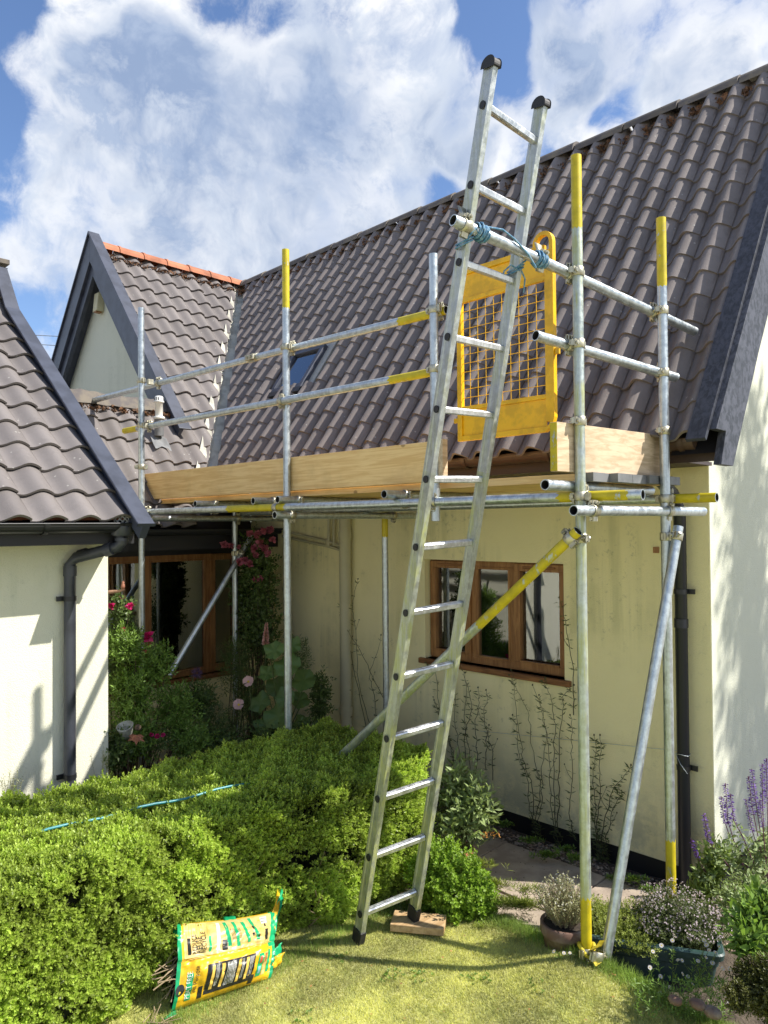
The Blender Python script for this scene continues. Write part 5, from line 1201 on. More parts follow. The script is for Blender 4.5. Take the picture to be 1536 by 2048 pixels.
# ------------------------------------------------------------------ salvia
M['purple'] = leafmat('purple_petal', (.23,.12,.50), tint=.45, rough=.6, tr=.3); M['maroon'] = mat('maroon_calyx', (.13,.03,.07), .7)
def q5(x, y, d=3.80): return atd(1280+x/5.12, 1450+y/5.12, d)
spk = [((655,920),(700,1180),(800,1310),(1000,1560)), ((525,1180),(580,1340),(640,1450),(740,1620)), ((875,610),(900,980),(960,1180),(1120,1500)), ((832,745),(860,960),(930,1180),(1100,1520)), ((925,720),(960,980),(1040,1120),(1180,1450)), ((1110,540),(1150,850),(1210,1150),(1290,1550)), ((1145,465),(1190,820),(1240,1150),(1300,1600)), ((1085,770),(1140,1050),(1200,1250),(1290,1600)), ((1250,410),(1255,750),(1265,1150),(1310,1600)), ((1295,355),(1300,700),(1310,1100),(1330,1600)), ((1228,780),(1250,1000),(1275,1200),(1320,1600)), ((1340,420),(1345,760),(1340,1150),(1340,1600))]
SV = thing('salvia', 'tall salvia with purple flower spikes in front of the gable end wall', 'flower', tuple(at(1490, 1800, 'z', -.04)))
rv = np.random.default_rng(51); mb = MB(); r2 = random.Random(51); fl_, fd_ = [], []; cal = MB(); lf = []
for i, sp_ in enumerate(spk):
    d = 3.72+.05*(i % 4); P4 = [q5(*s_, d+.0) for s_ in sp_]; mb.tube(P4[::-1], [.003, .0025, .002, .0012], 5)
    ln_ = np.linalg.norm(P4[1]-P4[0])+.3*np.linalg.norm(P4[2]-P4[1]); nw = int(ln_/.0085)
    for k in range(nw):
        t_ = k/nw; P0 = P4[0]+(P4[1]-P4[0])*min(1, t_*1.25) if t_ < .8 else P4[1]+(P4[2]-P4[1])*(t_-.8)*1.5
        for j in range(6):
            a = rv.random()*6.28; dr = np.array([math.cos(a), math.sin(a), .15]); fl_.append(P0+dr*.003); fd_.append(dr)
            if k % 2 == 0 and j < 3:
                cc_ = P0+dr*.003; cal.add([cc_, cc_+dr*.006+[0, 0, .003], cc_+dr*.006-[0, 0, .002]], [(0, 1, 2)])
    for k in range(3):
        cal.lathe([(.0, -.008), (.003, -.004), (.002, .006), (0, .010)], P4[0]+[0, 0, .002*k-.004], 6)
    for k in range(7):
        t_ = rv.random(); P0 = P4[2]+(P4[3]-P4[2])*t_; lf.append(P0)
fl_, fd_ = np.array(fl_), np.array(fd_); V, F, T = leaves(fl_, fd_, np.tile([0, 0, 1.], (len(fl_), 1))+rv.normal(0, .5, (len(fl_), 3)), rv.uniform(.009, .017, len(fl_)), .0038, rv)
mb.build('stems', M['maroon'], SV); bigmesh('flowers', V, F, T, M['purple'], SV); cal.build('buds', M['maroon'], SV)
lf = np.repeat(np.array(lf), 3, 0)+rv.normal(0, .03, (len(lf)*3, 3)); V, F, T = sprigs(lf, np.tile([.3, -.3, 1.], (len(lf), 1)), rv, 4, .042, .009, 1.2, .02); bigmesh('foliage', V, F, T, M['grey_leaf'], SV)
def px_bush(name, label, cat, spots, n, k, L, Wd, m, seed, **kw):
    """spots: (px, py, depth, half-width px, half-height px)"""
    bl = []
    for px, py, d, hw, hh in spots:
        c_ = atd(px, py, d); bl.append((tuple(c_), (hw*d/FPX, hw*d/FPX*.8, hh*d/FPX)))
    return bush(name, label, cat, bl, n, k, L, Wd, m, seed, **kw)
M['poppy_leaf'] = leafmat('pale_green_leaf', (.34,.46,.11), tint=.5, rough=.5, tr=.3)
px_bush('leafy_plant', 'upright pale green serrated leaves at the corner of the gable end', 'plant', [(1418, 1765, 3.8, 22, 45), (1432, 1720, 3.82, 20, 32), (1400, 1800, 3.75, 20, 26)], 200, 5, .055, .012, M['poppy_leaf'], 52, shell=.1, updir=1.2)
px_bush('border_plant', 'glossy green border plant at the right edge behind the trough', 'plant', [(1512, 1850, 3.0, 36, 38), (1550, 1830, 3.05, 42, 50), (1488, 1880, 2.95, 26, 24)], 300, 5, .060, .014, M['mid_leaf'], 53, shell=.1, updir=.8)
px_bush('border_shrub', 'dark low shrub with yellowish leaf tips in the bottom right corner', 'shrub', [(1510, 1965, 2.85, 42, 42), (1550, 1985, 2.8, 50, 66), (1478, 1995, 2.8, 28, 28)], 2600, 6, .013, .0042, mat('olive_leaf', (.16,.17,.035), .5, tint=.75, trans=(1.2, 1.2, .8, .25)), 54, shell=.4)
px_bush('silver_plant', 'silvery low plant between the trough and the border plants', 'plant', [(1470, 1800, 3.5, 40, 22), (1500, 1780, 3.6, 40, 26)], 300, 5, .03, .006, M['grey_leaf'], 55, shell=.2)
# stones edging
ST = MB(); r2 = random.Random(6)
for k, (px, py, d, s_) in enumerate([(1395, 2008, 2.93, .034), (1425, 2024, 2.9, .038), (1350, 2000, 2.95, .03)]):
    q = atd(px, py, d); mb = MB(); prof_ = [(0, -s_*.6), (s_*.8, -s_*.4), (s_, 0), (s_*.8, s_*.35), (s_*.3, s_*.5), (0, s_*.5)]; mb.lathe(prof_, (q[0], q[1], q[2]), 9, sy=.75); o = mb.build('edging_stone', M['pot_brown'])
    tag(o, ['rounded edging stone left of the dark corner shrub', 'edging stone under the daisies nearest the corner shrub', 'smallest edging stone in front of the trough'][k], 'stone', 'stones edging the bed')
# daisies
DZ = thing('daisies', 'sprawling fleabane with small white daisies in front of the trough', 'flower', tuple(atd(1380, 2010, 3.0)))
M['daisy'] = leafmat('daisy_petal', (.85,.80,.82), tint=.15, rough=.6, tr=.25); M['daisy_eye'] = mat('daisy_eye', (.75,.55,.05), .8)
mb = MB(); ft = MB(); ey = MB(); r2 = random.Random(61); lf = []
for (px, py) in [(1345,1881),(1408,1881),(1413,1890),(1418,1900),(1438,1893),(1431,1905),(1412,1915),(1425,1926),(1323,1891),(1306,1903),(1356,1920),(1364,1921),(1396,1922),(1365,1948),(1376,1953),(1321,1953),(1445,1937),(1460,1938),(1108,1903),(1128,1906),(1140,1906),(1175,1921),(1340,1975),(1452,1990),(1458,2008),(1320,1986),(1478,1995),(1300,1935),(1385,1968)]:
    d = 3.12 if px > 1200 else 3.36; q = atd(px, py, d-.001*abs(px-1350)*.4); b0 = atd(px+r2.uniform(-30, 30) if px < 1400 else px-r2.uniform(0, 40), min(2035, py+r2.uniform(60, 95)) if px > 1200 else py+22, d+.02)
    mb.tube([b0, (b0+q)/2+np.array([r2.gauss(0, .012), 0, .01]), q], .0010, 4, cap=False)
    nrm_ = unit(np.array([.35+r2.gauss(0, .3), -.45+r2.gauss(0, .3), .8])); a = unit(np.cross(nrm_, [1, 0, 0])); b = np.cross(nrm_, a); rad = r2.uniform(.007, .010)
    for k in range(14):
        t_ = k*2*math.pi/14; p0, p1 = q+(a*math.cos(t_-.15)+b*math.sin(t_-.15))*rad+nrm_*.001, q+(a*math.cos(t_+.15)+b*math.sin(t_+.15))*rad+nrm_*.001; ft.add([q, p0, p1], [(0, 1, 2)], tint=r2.random())
    ey.lathe([(.0026, 0), (.002, .0012), (0, .0018)], q+nrm_*.0008, 8, axis=nrm_)
    for k in range(5): lf.append(b0+(q-b0)*r2.random()*.7)
for k in range(260): lf.append(atd(r2.uniform(1270, 1450), r2.uniform(1960, 2035), r2.uniform(2.95, 3.1)))
mb.build('stems', M['stem_green'], DZ); ft.build('flowers', M['daisy'], DZ); ey.build('eyes', M['daisy_eye'], DZ)
lf = np.array(lf); V, F, T = sprigs(lf, np.tile([0, 0, 1.], (len(lf), 1)), rv, 4, .026, .0032, 1.1, .012); bigmesh('foliage', V, F, T, M['mid_leaf'], DZ)
# weeds along wall and path
def weeds(name, label, spots, L, Wd, m, seed):
    rs_ = np.random.default_rng(seed); C_ = []
    for px, py, d, w_, n in spots:
        for _ in range(n): C_.append(atd(px+rs_.normal(0, w_), py+abs(rs_.normal(0, 5)), d)-np.array([0, 0, .02]))
    C_ = np.array(C_); V, F, T = sprigs(C_, np.tile([0, 0, 1.], (len(C_), 1)), rs_, 6, L, Wd, 1., L*.6, .8)
    o = bigmesh(name, V, F, T, m); tag(o, label, None, None, 'stuff'); return o
weeds('weeds', 'low weeds growing in the gravel along the foot of the cottage wall', [(1000,1640,4.9,18,40),(1060,1672,4.7,12,25),(1095,1700,4.5,16,35),(1130,1690,4.6,14,25),(1155,1705,4.45,14,24),(1270,1750,4.2,14,22),(1300,1770,4.1,10,18),(1230,1745,4.3,12,14),(980,1610,5.0,12,30)], .03, .006, M['mid_leaf'], 71)
def lawn_weeds():
    rs_ = np.random.default_rng(79); C_ = []
    for _ in range(26):
        x, y = rs_.uniform(-2.8, -.9), rs_.uniform(1.3, 3.0); n = rs_.integers(4, 16)
        for _ in range(n): a, b = x+rs_.normal(0, .03), y+rs_.normal(0, .03); C_.append((a, b, lawn_h(a, b)+.010))
    C_ = np.array(C_); V, F, T = sprigs(C_, np.tile([0, 0, 1.], (len(C_), 1)), rs_, 6, .014, .0042, 1.4, .002, .3); tag(bigmesh('clover', V, F, T, M['mid_leaf']), 'dark green clover patches in the lawn', None, None, 'stuff')
lawn_weeds()
weeds('ground_weeds', 'straggling weeds and clippings on the paving beside the hedge end', [(980,1760,4.0,20,110),(1010,1795,3.9,28,120),(1040,1800,3.85,26,110),(960,1720,4.1,18,50),(1060,1770,3.9,18,40),(965,1850,3.75,12,30)], .045, .0022, M['thyme_leaf'], 72)
# orange-flowered sprigs
mb = MB(); ft = MB(); r2 = random.Random(73)
for k in range(26):
    q = atd(r2.uniform(955, 1000), r2.uniform(1663, 1676), 4.25); b0 = atd(r2.uniform(940, 965), 1690, 4.25); mb.tube([b0, q], .0008, 3, cap=False)
    for j in range(4): u_ = np.array([r2.gauss(0, 1), r2.gauss(0, 1), r2.gauss(0, 1)])*.006; ft.add([q, q+u_, q+np.array([u_[1], -u_[0], u_[2]])], [(0, 1, 2)], tint=r2.random())
OF = thing('orange_flowers', 'wispy orange flower sprigs beside the terracotta pot', 'flower', tuple(atd(960, 1700, 4.25))); mb.build('stems', M['stem_green'], OF); ft.build('flowers', leafmat('orange_petal', (.75,.36,.08), tr=.3), OF)
# ------------------------------------------------------------------ bare climber stems on the wall
M['vine'] = mat('thin_brown_stem', (.07,.07,.03), .8, var=.4, vscale=30); M['vine_leaf'] = leafmat('narrow_vine_leaf', (.13,.17,.06), tint=.5)
def climber(label, stems, seed, leafy=26, dark=False):
    rt = thing('wall_climber', label, 'climbing plant', tuple(at(stems[0][0][0], stems[0][0][1], 'y', WY-.04)), 'thin climbers trained on the cottage wall')
    mb = MB(); sd = MB(); r2 = random.Random(seed); L_ = []; D_ = []
    for st in stems:
        if seed >= 83 and st[0][1] > 1600: st = ((st[0][0]+4, st[0][1]+34),)+tuple(st)
        y_ = WY-r2.uniform(.02, .09); P_ = [at(px, py, 'y', y_-(.03*i/len(st))) for i, (px, py) in enumerate(st)]
        # smooth with wiggles
        pts = []
        for a, b in zip(P_, P_[1:]):
            for k in range(6): t_ = k/6; pts.append(a+(b-a)*t_+np.array([r2.gauss(0, .004)+.018*math.sin(t_*3.1)*math.sin(a[2]*9+seed), r2.gauss(0, .004), 0]))
        pts.append(P_[-1]); n = len(pts); mb.tube(pts, [.0038-.0026*i/n for i in range(n)], 4, cap=False)
        sd.lathe([(0, -.006), (.006, -.003), (.005, .005), (0, .008)], pts[-1], 6)
        for k in range(int(leafy*len(st)/6.5)):
            t_ = r2.random()**.9; i = min(n-2, int(t_*(n-1))); c_ = pts[i]; sg = r2.choice((-1, 1))
            for s2 in (-1, 1):
                dr = np.array([s2*r2.uniform(.5, 1.), -r2.uniform(0, .5), r2.uniform(-.2, .7)]); L_.append(c_); D_.append(dr)
        if r2.random() < .7:
            i = n//2; c_ = pts[i]; q = c_+np.array([r2.choice((-1, 1))*.05, -.01, .09]); mb.tube([c_, (c_+q)/2+[0, -.005, -.01], q], [.0018, .0014, .001], 4, cap=False); sd.lathe([(0, -.004), (.005, -.002), (.004, .004), (0, .006)], q, 6)
    mb.build('stems', M['vine'], rt); sd.build('seed_heads', M['vine'], rt); rs_ = np.random.default_rng(seed)
    L_, D_ = np.array(L_), np.array(D_); V, F, T = leaves(L_, D_, rs_.normal(0, 1, L_.shape), rs_.uniform(.018, .055, len(L_)), rs_.uniform(.0025, .0050, len(L_)), rs_); bigmesh('foliage', V, F, T, M['vine_leaf'], rt)
climber('leftmost climber, its thin bare stems crossing the cream soil pipe', [((745,1480),(722,1390),(712,1260),(705,1210),(716,1158)), ((735,1480),(705,1330),(688,1255),(682,1205)), ((770,1400),(735,1330),(700,1270),(680,1230)), ((750,1470),(748,1390),(740,1340),(762,1270)), ((700,1470),(694,1400),(690,1360))], 81, 20)
climber('climber whose dense leafy stems stand right of the hedge, behind the ladder foot', [((905,1560),(898,1480),(880,1420),(870,1340),(850,1325)), ((915,1560),(915,1470),(912,1400),(895,1340)), ((925,1560),(930,1480),(945,1420),(928,1350),(915,1320)), ((950,1560),(952,1480),(955,1420),(956,1375)), ((970,1540),(975,1470),(968,1420),(972,1380)), ((985,1560),(985,1500),(978,1450)), ((935,1600),(938,1500),(930,1420),(930,1345)), ((900,1590),(905,1500),(890,1450),(868,1400))], 82, 40)
climber('climber with crossing stems under the left part of the oak window', [((1065,1640),(1062,1560),(1045,1500),(1030,1400),(1022,1340)), ((1070,1640),(1080,1560),(1060,1450),(1040,1390),(1018,1350)), ((1075,1640),(1085,1570),(1095,1470),(1065,1370)), ((1060,1620),(1050,1540),(1035,1480),(1025,1430))], 83, 34)
climber('climber with long stems rising past the right end of the oak window', [((1110,1660),(1108,1560),(1110,1450),(1100,1390),(1090,1355)), ((1115,1660),(1118,1560),(1120,1460),(1125,1400),(1148,1370)), ((1105,1640),(1100,1540),(1088,1440),(1078,1390)), ((1150,1430),(1148,1340),(1130,1250),(1118,1195)), ((1140,1640),(1146,1560),(1142,1480),(1140,1430))], 84, 36)
climber('rightmost leafy climber between the front standard and the steep brace', [((1195,1700),(1192,1620),(1186,1540),(1188,1470)), ((1205,1690),(1215,1620),(1230,1570),(1262,1530)), ((1198,1690),(1200,1600),(1198,1520),(1200,1470)), ((1210,1690),(1222,1650),(1235,1600),(1238,1570)), ((1195,1660),(1180,1600),(1172,1560))], 85, 60)
# ------------------------------------------------------------------ plants of the little court
px_bush('leafy_shrub', 'mid green feathery shrub behind the hedge beside the near wing corner', 'shrub', [(260, 1390, 5.0, 60, 50), (310, 1330, 5.1, 45, 45), (250, 1290, 5.0, 40, 40), (350, 1420, 5.1, 50, 55), (270, 1470, 4.9, 60, 50), (380, 1480, 5.0, 50, 40)], 1900, 7, .040, .0065, M['mid_leaf'], 91, shell=.25, stems=40, updir=.7)
PR = px_bush('rose_bush', 'bright pink roses on a bush in front of the court window', 'rose', [(240, 1230, 5.2, 26, 50), (265, 1290, 5.25, 34, 40), (235, 1330, 5.2, 30, 40)], 420, 5, .035, .012, M['dark_leaf'], 92, shell=.2, stems=20)
M['hot_pink'] = leafmat('hot_pink_petal', (.75,.03,.22), tint=.4, tr=.3); M['rose_pink'] = leafmat('rose_petal', (.55,.16,.24), tint=.4, tr=.3); M['pale_pink'] = leafmat('pale_poppy_petal', (.80,.52,.50), tint=.2, tr=.35)
def flowers(root, spots, m, rad, seed, per=14, nm='flower'):
    rs_ = np.random.default_rng(seed)
    for px, py, d, sc in spots:
        c_ = atd(px, py, d); n = per; dr = unit(rs_.normal(0, 1, (n, 3))+np.array([.3, -.5, .4])); nn = rs_.normal(0, 1, (n, 3))
        V, F, T = leaves(c_+dr*.004, dr, nn, rad*sc*rs_.uniform(.6, 1.1, n), rad*sc*.42, rs_, .5); bigmesh(nm, V, F, T, m, root)
flowers(PR, [(222,1212,5.1,1), (260,1213,5.1,1), (247,1260,5.1,.8), (297,1273,5.1,1.5), (248,1301,5.1,.9), (279,1290,5.1,.6), (290,1304,5.1,.6), (254,1299,5.1,.6)], M['hot_pink'], .030, 93, 26)
DC = px_bush('sweet_william', 'cluster of crimson flowers low behind the hedge beside the cup', 'flower', [(315, 1485, 4.9, 30, 16)], 60, 5, .035, .006, M['dark_leaf'], 94)
flowers(DC, [(303,1470,4.8,.7), (315,1472,4.8,.9), (326,1470,4.8,.7), (322,1521,4.8,.5)], M['hot_pink'], .022, 95, 30)
CR = px_bush('climbing_rose', 'tall dark climbing rose with dusty pink blooms filling the court corner', 'rose', [(505, 1110, 6.5, 32, 48), (515, 1190, 6.5, 40, 60), (500, 1260, 6.5, 40, 60), (480, 1180, 6.6, 26, 60), (530, 1270, 6.4, 36, 60), (525, 1140, 6.4, 34, 50)], 1500, 5, .040, .014, M['dark_leaf'], 96, shell=.15, stems=50)
flowers(CR, [(500,1068,6.3,1), (515,1070,6.3,1.1), (528,1062,6.3,1), (540,1060,6.3,1), (448,1090,6.3,1), (462,1092,6.3,.9), (508,1097,6.3,1), (520,1086,6.3,1), (530,1100,6.3,1.2), (537,1108,6.3,.8), (480,1124,6.3,1), (490,1122,6.3,1), (500,1128,6.3,1), (512,1160,6.3,.9), (520,1157,6.3,.8), (478,1095,6.3,.6), (545,1080,6.3,.9), (512,1110,6.3,.8)], M['rose_pink'], .040, 97, 26)
px_bush('court_shrub', 'dark needle leaved shrub growing under the climbing rose', 'shrub', [(470, 1330, 6.1, 40, 60), (500, 1400, 6.0, 40, 50), (590, 1320, 5.9, 36, 50), (430, 1450, 5.5, 60, 44)], 1700, 6, .034, .0035, M['dark_leaf'], 98, shell=.2, stems=20, updir=.9)
px_bush('ground_plants', 'dark tangle of leafy plants on the court floor behind the hedge', 'plant', [(230, 1500, 4.7, 30, 50), (440, 1490, 5.2, 60, 30), (540, 1480, 5.3, 50, 34), (620, 1470, 5.3, 30, 26), (640, 1400, 5.7, 24, 60), (400, 1400, 5.6, 40, 40)], 1500, 5, .040, .009, M['dark_leaf'], 99, shell=.2)
# lupin
LP = thing('lupin', 'single pink lupin spike rising in front of the climbing rose', 'flower', tuple(atd(532, 1330, 5.9)))
mb = MB(); a, b = atd(530, 1345, 5.9), atd(533, 1238, 5.9); mb.tube([a, b], .004, 5); mb.build('stem', M['stem_green'], LP)
rl = np.random.default_rng(101); t_ = rl.random(460); C_ = atd(531, 1290, 5.9)+(atd(533, 1246, 5.9)-atd(531, 1290, 5.9))*t_[:,None]; az = rl.random(460)*6.28; rad = .026*(1-t_*.75); dr = np.stack([np.cos(az), np.sin(az), .25+0*az], 1)
V, F, T = leaves(C_+dr*rad[:,None]*.3, dr, rl.normal(0, 1, (460, 3)), rad*.95+.004, .007, rl, .5); bigmesh('flower', V, F, T, M['rose_pink2'] if 'rose_pink2' in M else leafmat('lupin_petal', (.95,.60,.56), tint=.45, tr=.3), LP)
# hollyhock with big rounded leaves
HH = thing('hollyhock', 'plant with very large rounded green leaves behind the second front standard', 'plant', tuple(atd(565, 1480, 5.5)))
mb = MB(); lv = MB(); r2 = random.Random(102); base = atd(560, 1500, 5.5)
for (px, py, w_, rot) in [(575,1330,36,.2),(606,1360,34,-.3),(556,1372,34,.5),(520,1405,30,.4),(556,1430,40,.1),(548,1300,28,.3),(600,1400,26,-.2),(535,1345,28,.6),(585,1290,24,-.2),(530,1450,30,.2),(600,1450,30,-.1),(570,1395,26,0)]:
    c_ = atd(px, py, 5.35+r2.uniform(-.1, .15)); s_ = w_*.74*5.4/FPX; nn = unit(np.array([.55+r2.gauss(0, .25), -.6+r2.gauss(0, .25), .75])); a = unit(np.cross(nn, [0, 0, 1.])); b = np.cross(a, nn); a, b = a*math.cos(rot)+b*math.sin(rot), b*math.cos(rot)-a*math.sin(rot)
    vs = [c_-nn*.012]; tn = r2.random(); K = 22
    for rg in (.5, 1.):
        for k in range(K):
            t_ = 2*math.pi*k/K; rr_ = s_*rg*(1+.10*math.cos(5*t_)+.04*math.cos(11*t_)+.05*math.sin(3*t_+px)); vs.append(c_+a*math.cos(t_)*rr_+b*math.sin(t_)*rr_+nn*((.010*math.cos(5*t_+1)+.02*(rg-.5)*math.sin(3*t_+px))*rg*1.2))
    lv.add(vs, [(0, 1+k, 1+(k+1) % K) for k in range(K)]+[(1+k, 1+K+k, 1+K+(k+1) % K, 1+(k+1) % K) for k in range(K)], tint=tn, smooth=True)
    mb.tube([base+np.array([r2.gauss(0, .03), r2.gauss(0, .03), 0]), (base+c_)/2+np.array([0, 0, -.02]), c_-b*s_*.6], .005, 5, cap=False)
mb.build('stems', M['stem_green'], HH); lv.build('foliage', leafmat('big_leaf', (.12,.20,.05), tint=.4, tr=.25), HH)
# pale poppies
for k, (px, py, lb) in enumerate([(497, 1364, 'upper pale pink poppy, to the left of the second standard'), (478, 1410, 'lower pale pink poppy, in front of the court wall')]):
    PO = thing('poppy', lb, 'flower', tuple(atd(px+6, 1470, 5.4)), 'pale poppies'); c_ = atd(px, py, 5.35); mb = MB(); mb.tube([atd(px+10, 1480, 5.4), atd(px+5, py+40, 5.38), c_], .003, 5); mb.build('stem', M['stem_green'], PO)
    pt = MB(); r2 = random.Random(103+k)
    for j in range(5):
        a0_ = j*2*math.pi/5+r2.gauss(0, .2); vs = [c_]; ax = unit(np.array([.5, -.6, .5])); u_ = unit(np.cross(ax, [0, 0, 1.])); v_ = np.cross(u_, ax)
        for i in range(7):
            t_ = a0_+(i-3)*.26; rr_ = .042*(1-.10*abs(i-3)/3)*(1+.06*math.sin(i*3)); vs.append(c_+(u_*math.cos(t_)+v_*math.sin(t_))*rr_+ax*(.018+.006*math.sin(i*2.1+j)))
        pt.add(vs, [(0, 1+i, 2+i) for i in range(6)], tint=r2.random(), smooth=True)
    pt.build('petals', M['pale_pink'], PO); mb = MB(); mb.lathe([(0, 0), (.008, .003), (.008, .012), (0, .015)], c_, 8, axis=(.5, -.6, .5)); mb.build('centre', M['daisy_eye'], PO)
# purple seed-head globe
AL = thing('allium', 'faded purple flower globe on a thin stem before the court window', 'flower', tuple(atd(400, 1440, 5.6))); mb = MB(); mb.tube([atd(402, 1440, 5.6), atd(395, 1348, 5.6)], .003, 5); mb.build('stem', M['stem_green'], AL)
ra = np.random.default_rng(104); dr = unit(ra.normal(0, 1, (160, 3))); c_ = atd(394, 1346, 5.6); V, F, T = leaves(c_+dr*.01, dr, ra.normal(0, 1, (160, 3)), ra.uniform(.02, .05, 160), .0025, ra); bigmesh('flower', V, F, T, leafmat('faded_purple', (.22,.13,.24), tr=.2), AL)
# cup on a stake with a terracotta leaf ornament, and a carved bird on driftwood
CU = thing('garden_ornament', 'grey stone cup on a stake with a terracotta leaf ornament beneath, behind the hedge', 'ornament', tuple(atd(255, 1520, 4.75)))
c_ = atd(252, 1462, 4.7); ax = unit(np.array([.25, -.35, 1.])); mb = MB(); mb.lathe([(0, -.045), (.032, -.045), (.040, -.01), (.050, .028), (.054, .04), (.048, .042), (.036, .0), (.0, -.01)], c_, 24, axis=ax); mb.build('cup', mat('grey_stone_cup', (.42,.42,.36), .85, var=.35, vscale=25, bump=.3), CU)
mb = MB(); mb.tube([c_-ax*.045, atd(256, 1560, 4.75)], .006, 6); q = atd(276, 1455, 4.66); mb.lathe([(0, -.012), (.018, -.010), (.02, .008), (0, .016)], q, 14, axis=(.5, -.7, .4)); mb.build('stake', M['bark'], CU)
mb = MB(); q = atd(273, 1470, 4.66)
for k in range(7):
    a = -math.pi*.95+k*math.pi/6.5*.95; d2 = RGT*math.cos(a)+UPV*math.sin(a); sd = np.cross(d2, FWD); L = .05+.02*(k % 2); mb.add([q, q+d2*L*.5+sd*.012-FWD*.004, q+d2*L, q+d2*L*.5-sd*.012-FWD*.004], [(0, 1, 2, 3)])
mb.build('leaf_ornament', mat('rusty_leaf', (.42,.16,.09), .7, var=.3, vscale=40), CU)
BR = thing('bird_ornament', 'small carved brown bird on a driftwood arm in front of the court window', 'ornament', tuple(atd(225, 1185, 4.9)))
d = 4.9; mb = MB(); mb.tube([atd(195, 1186, d), atd(222, 1184, d), atd(240, 1182, d), atd(249, 1179, d)], [.010, .013, .009, .006], 7); mb.tube([atd(238, 1192, d), atd(243, 1198, d), atd(250, 1196, d), atd(250, 1190, d)], .004, 6); mb.build('driftwood', mat('driftwood', (.38,.22,.14), .8, var=.3, vscale=30), BR)
mb = MB(); mb.lathe([(0, -.022), (.012, -.012), (.015, 0), (.010, .016), (.008, .020), (.009, .027), (.004, .034), (0, .036)], atd(246, 1173, d), 12); mb.tube([atd(249, 1166, d), atd(247, 1160, d)], [.003, .0005], 5); mb.build('bird', mat('brown_bird', (.30,.12,.07), .6), BR)
# tall dry grass wisp in front of the near wing, seed heads at the left
for nm, lb, sp_, sd in (('dry_grass', 'dry grass wisps against the near wing beside its downpipe', [(195, 1560, 4.25), (205, 1555, 4.25), (213, 1560, 4.25)], 1), ('seed_heads', 'wispy pale seed heads against the near wing at the left edge', [(10, 1590, 3.9), (20, 1600, 3.9), (30, 1600, 3.9), (25, 1595, 3.9)], 2)):
    rt = thing(nm, lb, 'grass', tuple(atd(*sp_[0]))); mb = MB(); r2 = random.Random(sd); C_ = []
    for px, py, d in sp_:
        for k in range(3):
            b0 = atd(px, py+20, d); q = atd(px+r2.gauss(0, 12), py-r2.uniform(25, 60), d); mb.tube([b0, (b0+q)/2, q], .0009, 3, cap=False); C_ += [q+(b0-q)*t_ for t_ in (0, .08, .16, .24, .35)]
    mb.build('stems', M['dry_leaf'], rt); C_ = np.array(C_); ra = np.random.default_rng(sd); V, F, T = sprigs(C_, np.tile([0, 0, 1.], (len(C_), 1)), ra, 3, .018, .0018); bigmesh('foliage', V, F, T, M['dry_leaf'], rt)
# ------------------------------------------------------------------ compost bag
BG = thing('compost_bag', 'open yellow and green plastic compost bag leaning on the hedge at the lawn edge', 'bag', tuple(at(440, 1960, 'z', 0)))
bl, br = at(341, 2024, 'z', .012), at(542, 1955, 'z', .012); tlc, trc = at(352, 1846, 'x', bl[0]-.13), at(552, 1822, 'x', br[0]-.15)
bn = unit(np.cross(br-bl, tlc-bl)); bn = bn if bn[0] > 0 else -bn
def bag(u, v, off=0., back=False):
    base = bl*(1-u)*(1-v)+br*u*(1-v)+tlc*(1-u)*v+trc*u*v
    bu = (.25+.75*math.sin(math.pi*min(1, max(0, u*.72+.14))))*max(0, math.sin(math.pi*min(1, max(0, v))))**.55*(1-ss((u-.80)/.2)*.75)
    cr = .012*mnoise.noise(Vector((u*3.2, v*4.3, 1.)))+.010*abs(mnoise.noise(Vector((u*8+v*2, v*6-u*2, 4.))))+.004*mnoise.noise(Vector((u*22, v*22, 7.)))
    cr -= .010*math.exp(-((v-.53)/.018)**2)*.5
    env = min(1, 8*v, 8*(1-v))
    h = .115*bu+cr*1.9*env+off
    return base+(-bn if back else bn)*(h if not back else .05*bu+off)+np.array([0, 0, -.012*math.sin(math.pi*u)*v])
mb = MB(); NU, NV = 56, 40; V_ = [bag(i/NU, j/NV) for i in range(NU+1) for j in range(NV+1)]
for i in range(NU):
    for j in range(NV): mb.f.append((i*(NV+1)+j, (i+1)*(NV+1)+j, (i+1)*(NV+1)+j+1, i*(NV+1)+j+1)); mb.m.append(1 if (i < 2 or i > NU-3 or (i > NU-6 and j > NV*.45)) else 0); mb.sm.append(True)
mb.v = [tuple(p) for p in V_]; mb.t = [.5]*len(V_); mb.n = len(V_)
B2 = [bag(i/NU, j/NV, 0, True) for i in range(NU+1) for j in range(NV+1)]; mb.add(B2, [(i*(NV+1)+j+1, (i+1)*(NV+1)+j+1, (i+1)*(NV+1)+j, i*(NV+1)+j) for i in range(NU) for j in range(NV)], 2, smooth=True)
def bagmat(nm, c_): return mat(nm, c_, .32, 0, .5, vcol=tuple(x*.85 for x in c_), vscale=8, bump=.25, bscale=26, bdist=.006)
YB, GB = bagmat('bag_yellow', (.80,.47,.02)), bagmat('bag_green', (.01,.36,.14)); BB = mat('bag_black', (.015,.015,.016), .35)
mb.build('body', [YB, GB, BB], BG)
ears = MB(); r2 = random.Random(5)
def ear(P0, P1, tip, m_, seed):
    P0, P1, tip = map(np.array, (P0, P1, tip)); rr = random.Random(seed); K = 6; vs = []
    for i in range(K+1):
        t_ = i/K; a = P0+(tip-P0)*t_; b = P1+(tip+unit(P1-P0)*.055-P1)*t_
        for j in range(5): s_ = j/4; vs.append(a+(b-a)*s_+bn*(.010*math.sin(j*2.2+i*1.3+seed)))
    ears.add(vs, [(i*5+j, i*5+j+1, (i+1)*5+j+1, (i+1)*5+j) for i in range(K) for j in range(4)], m_, smooth=True)
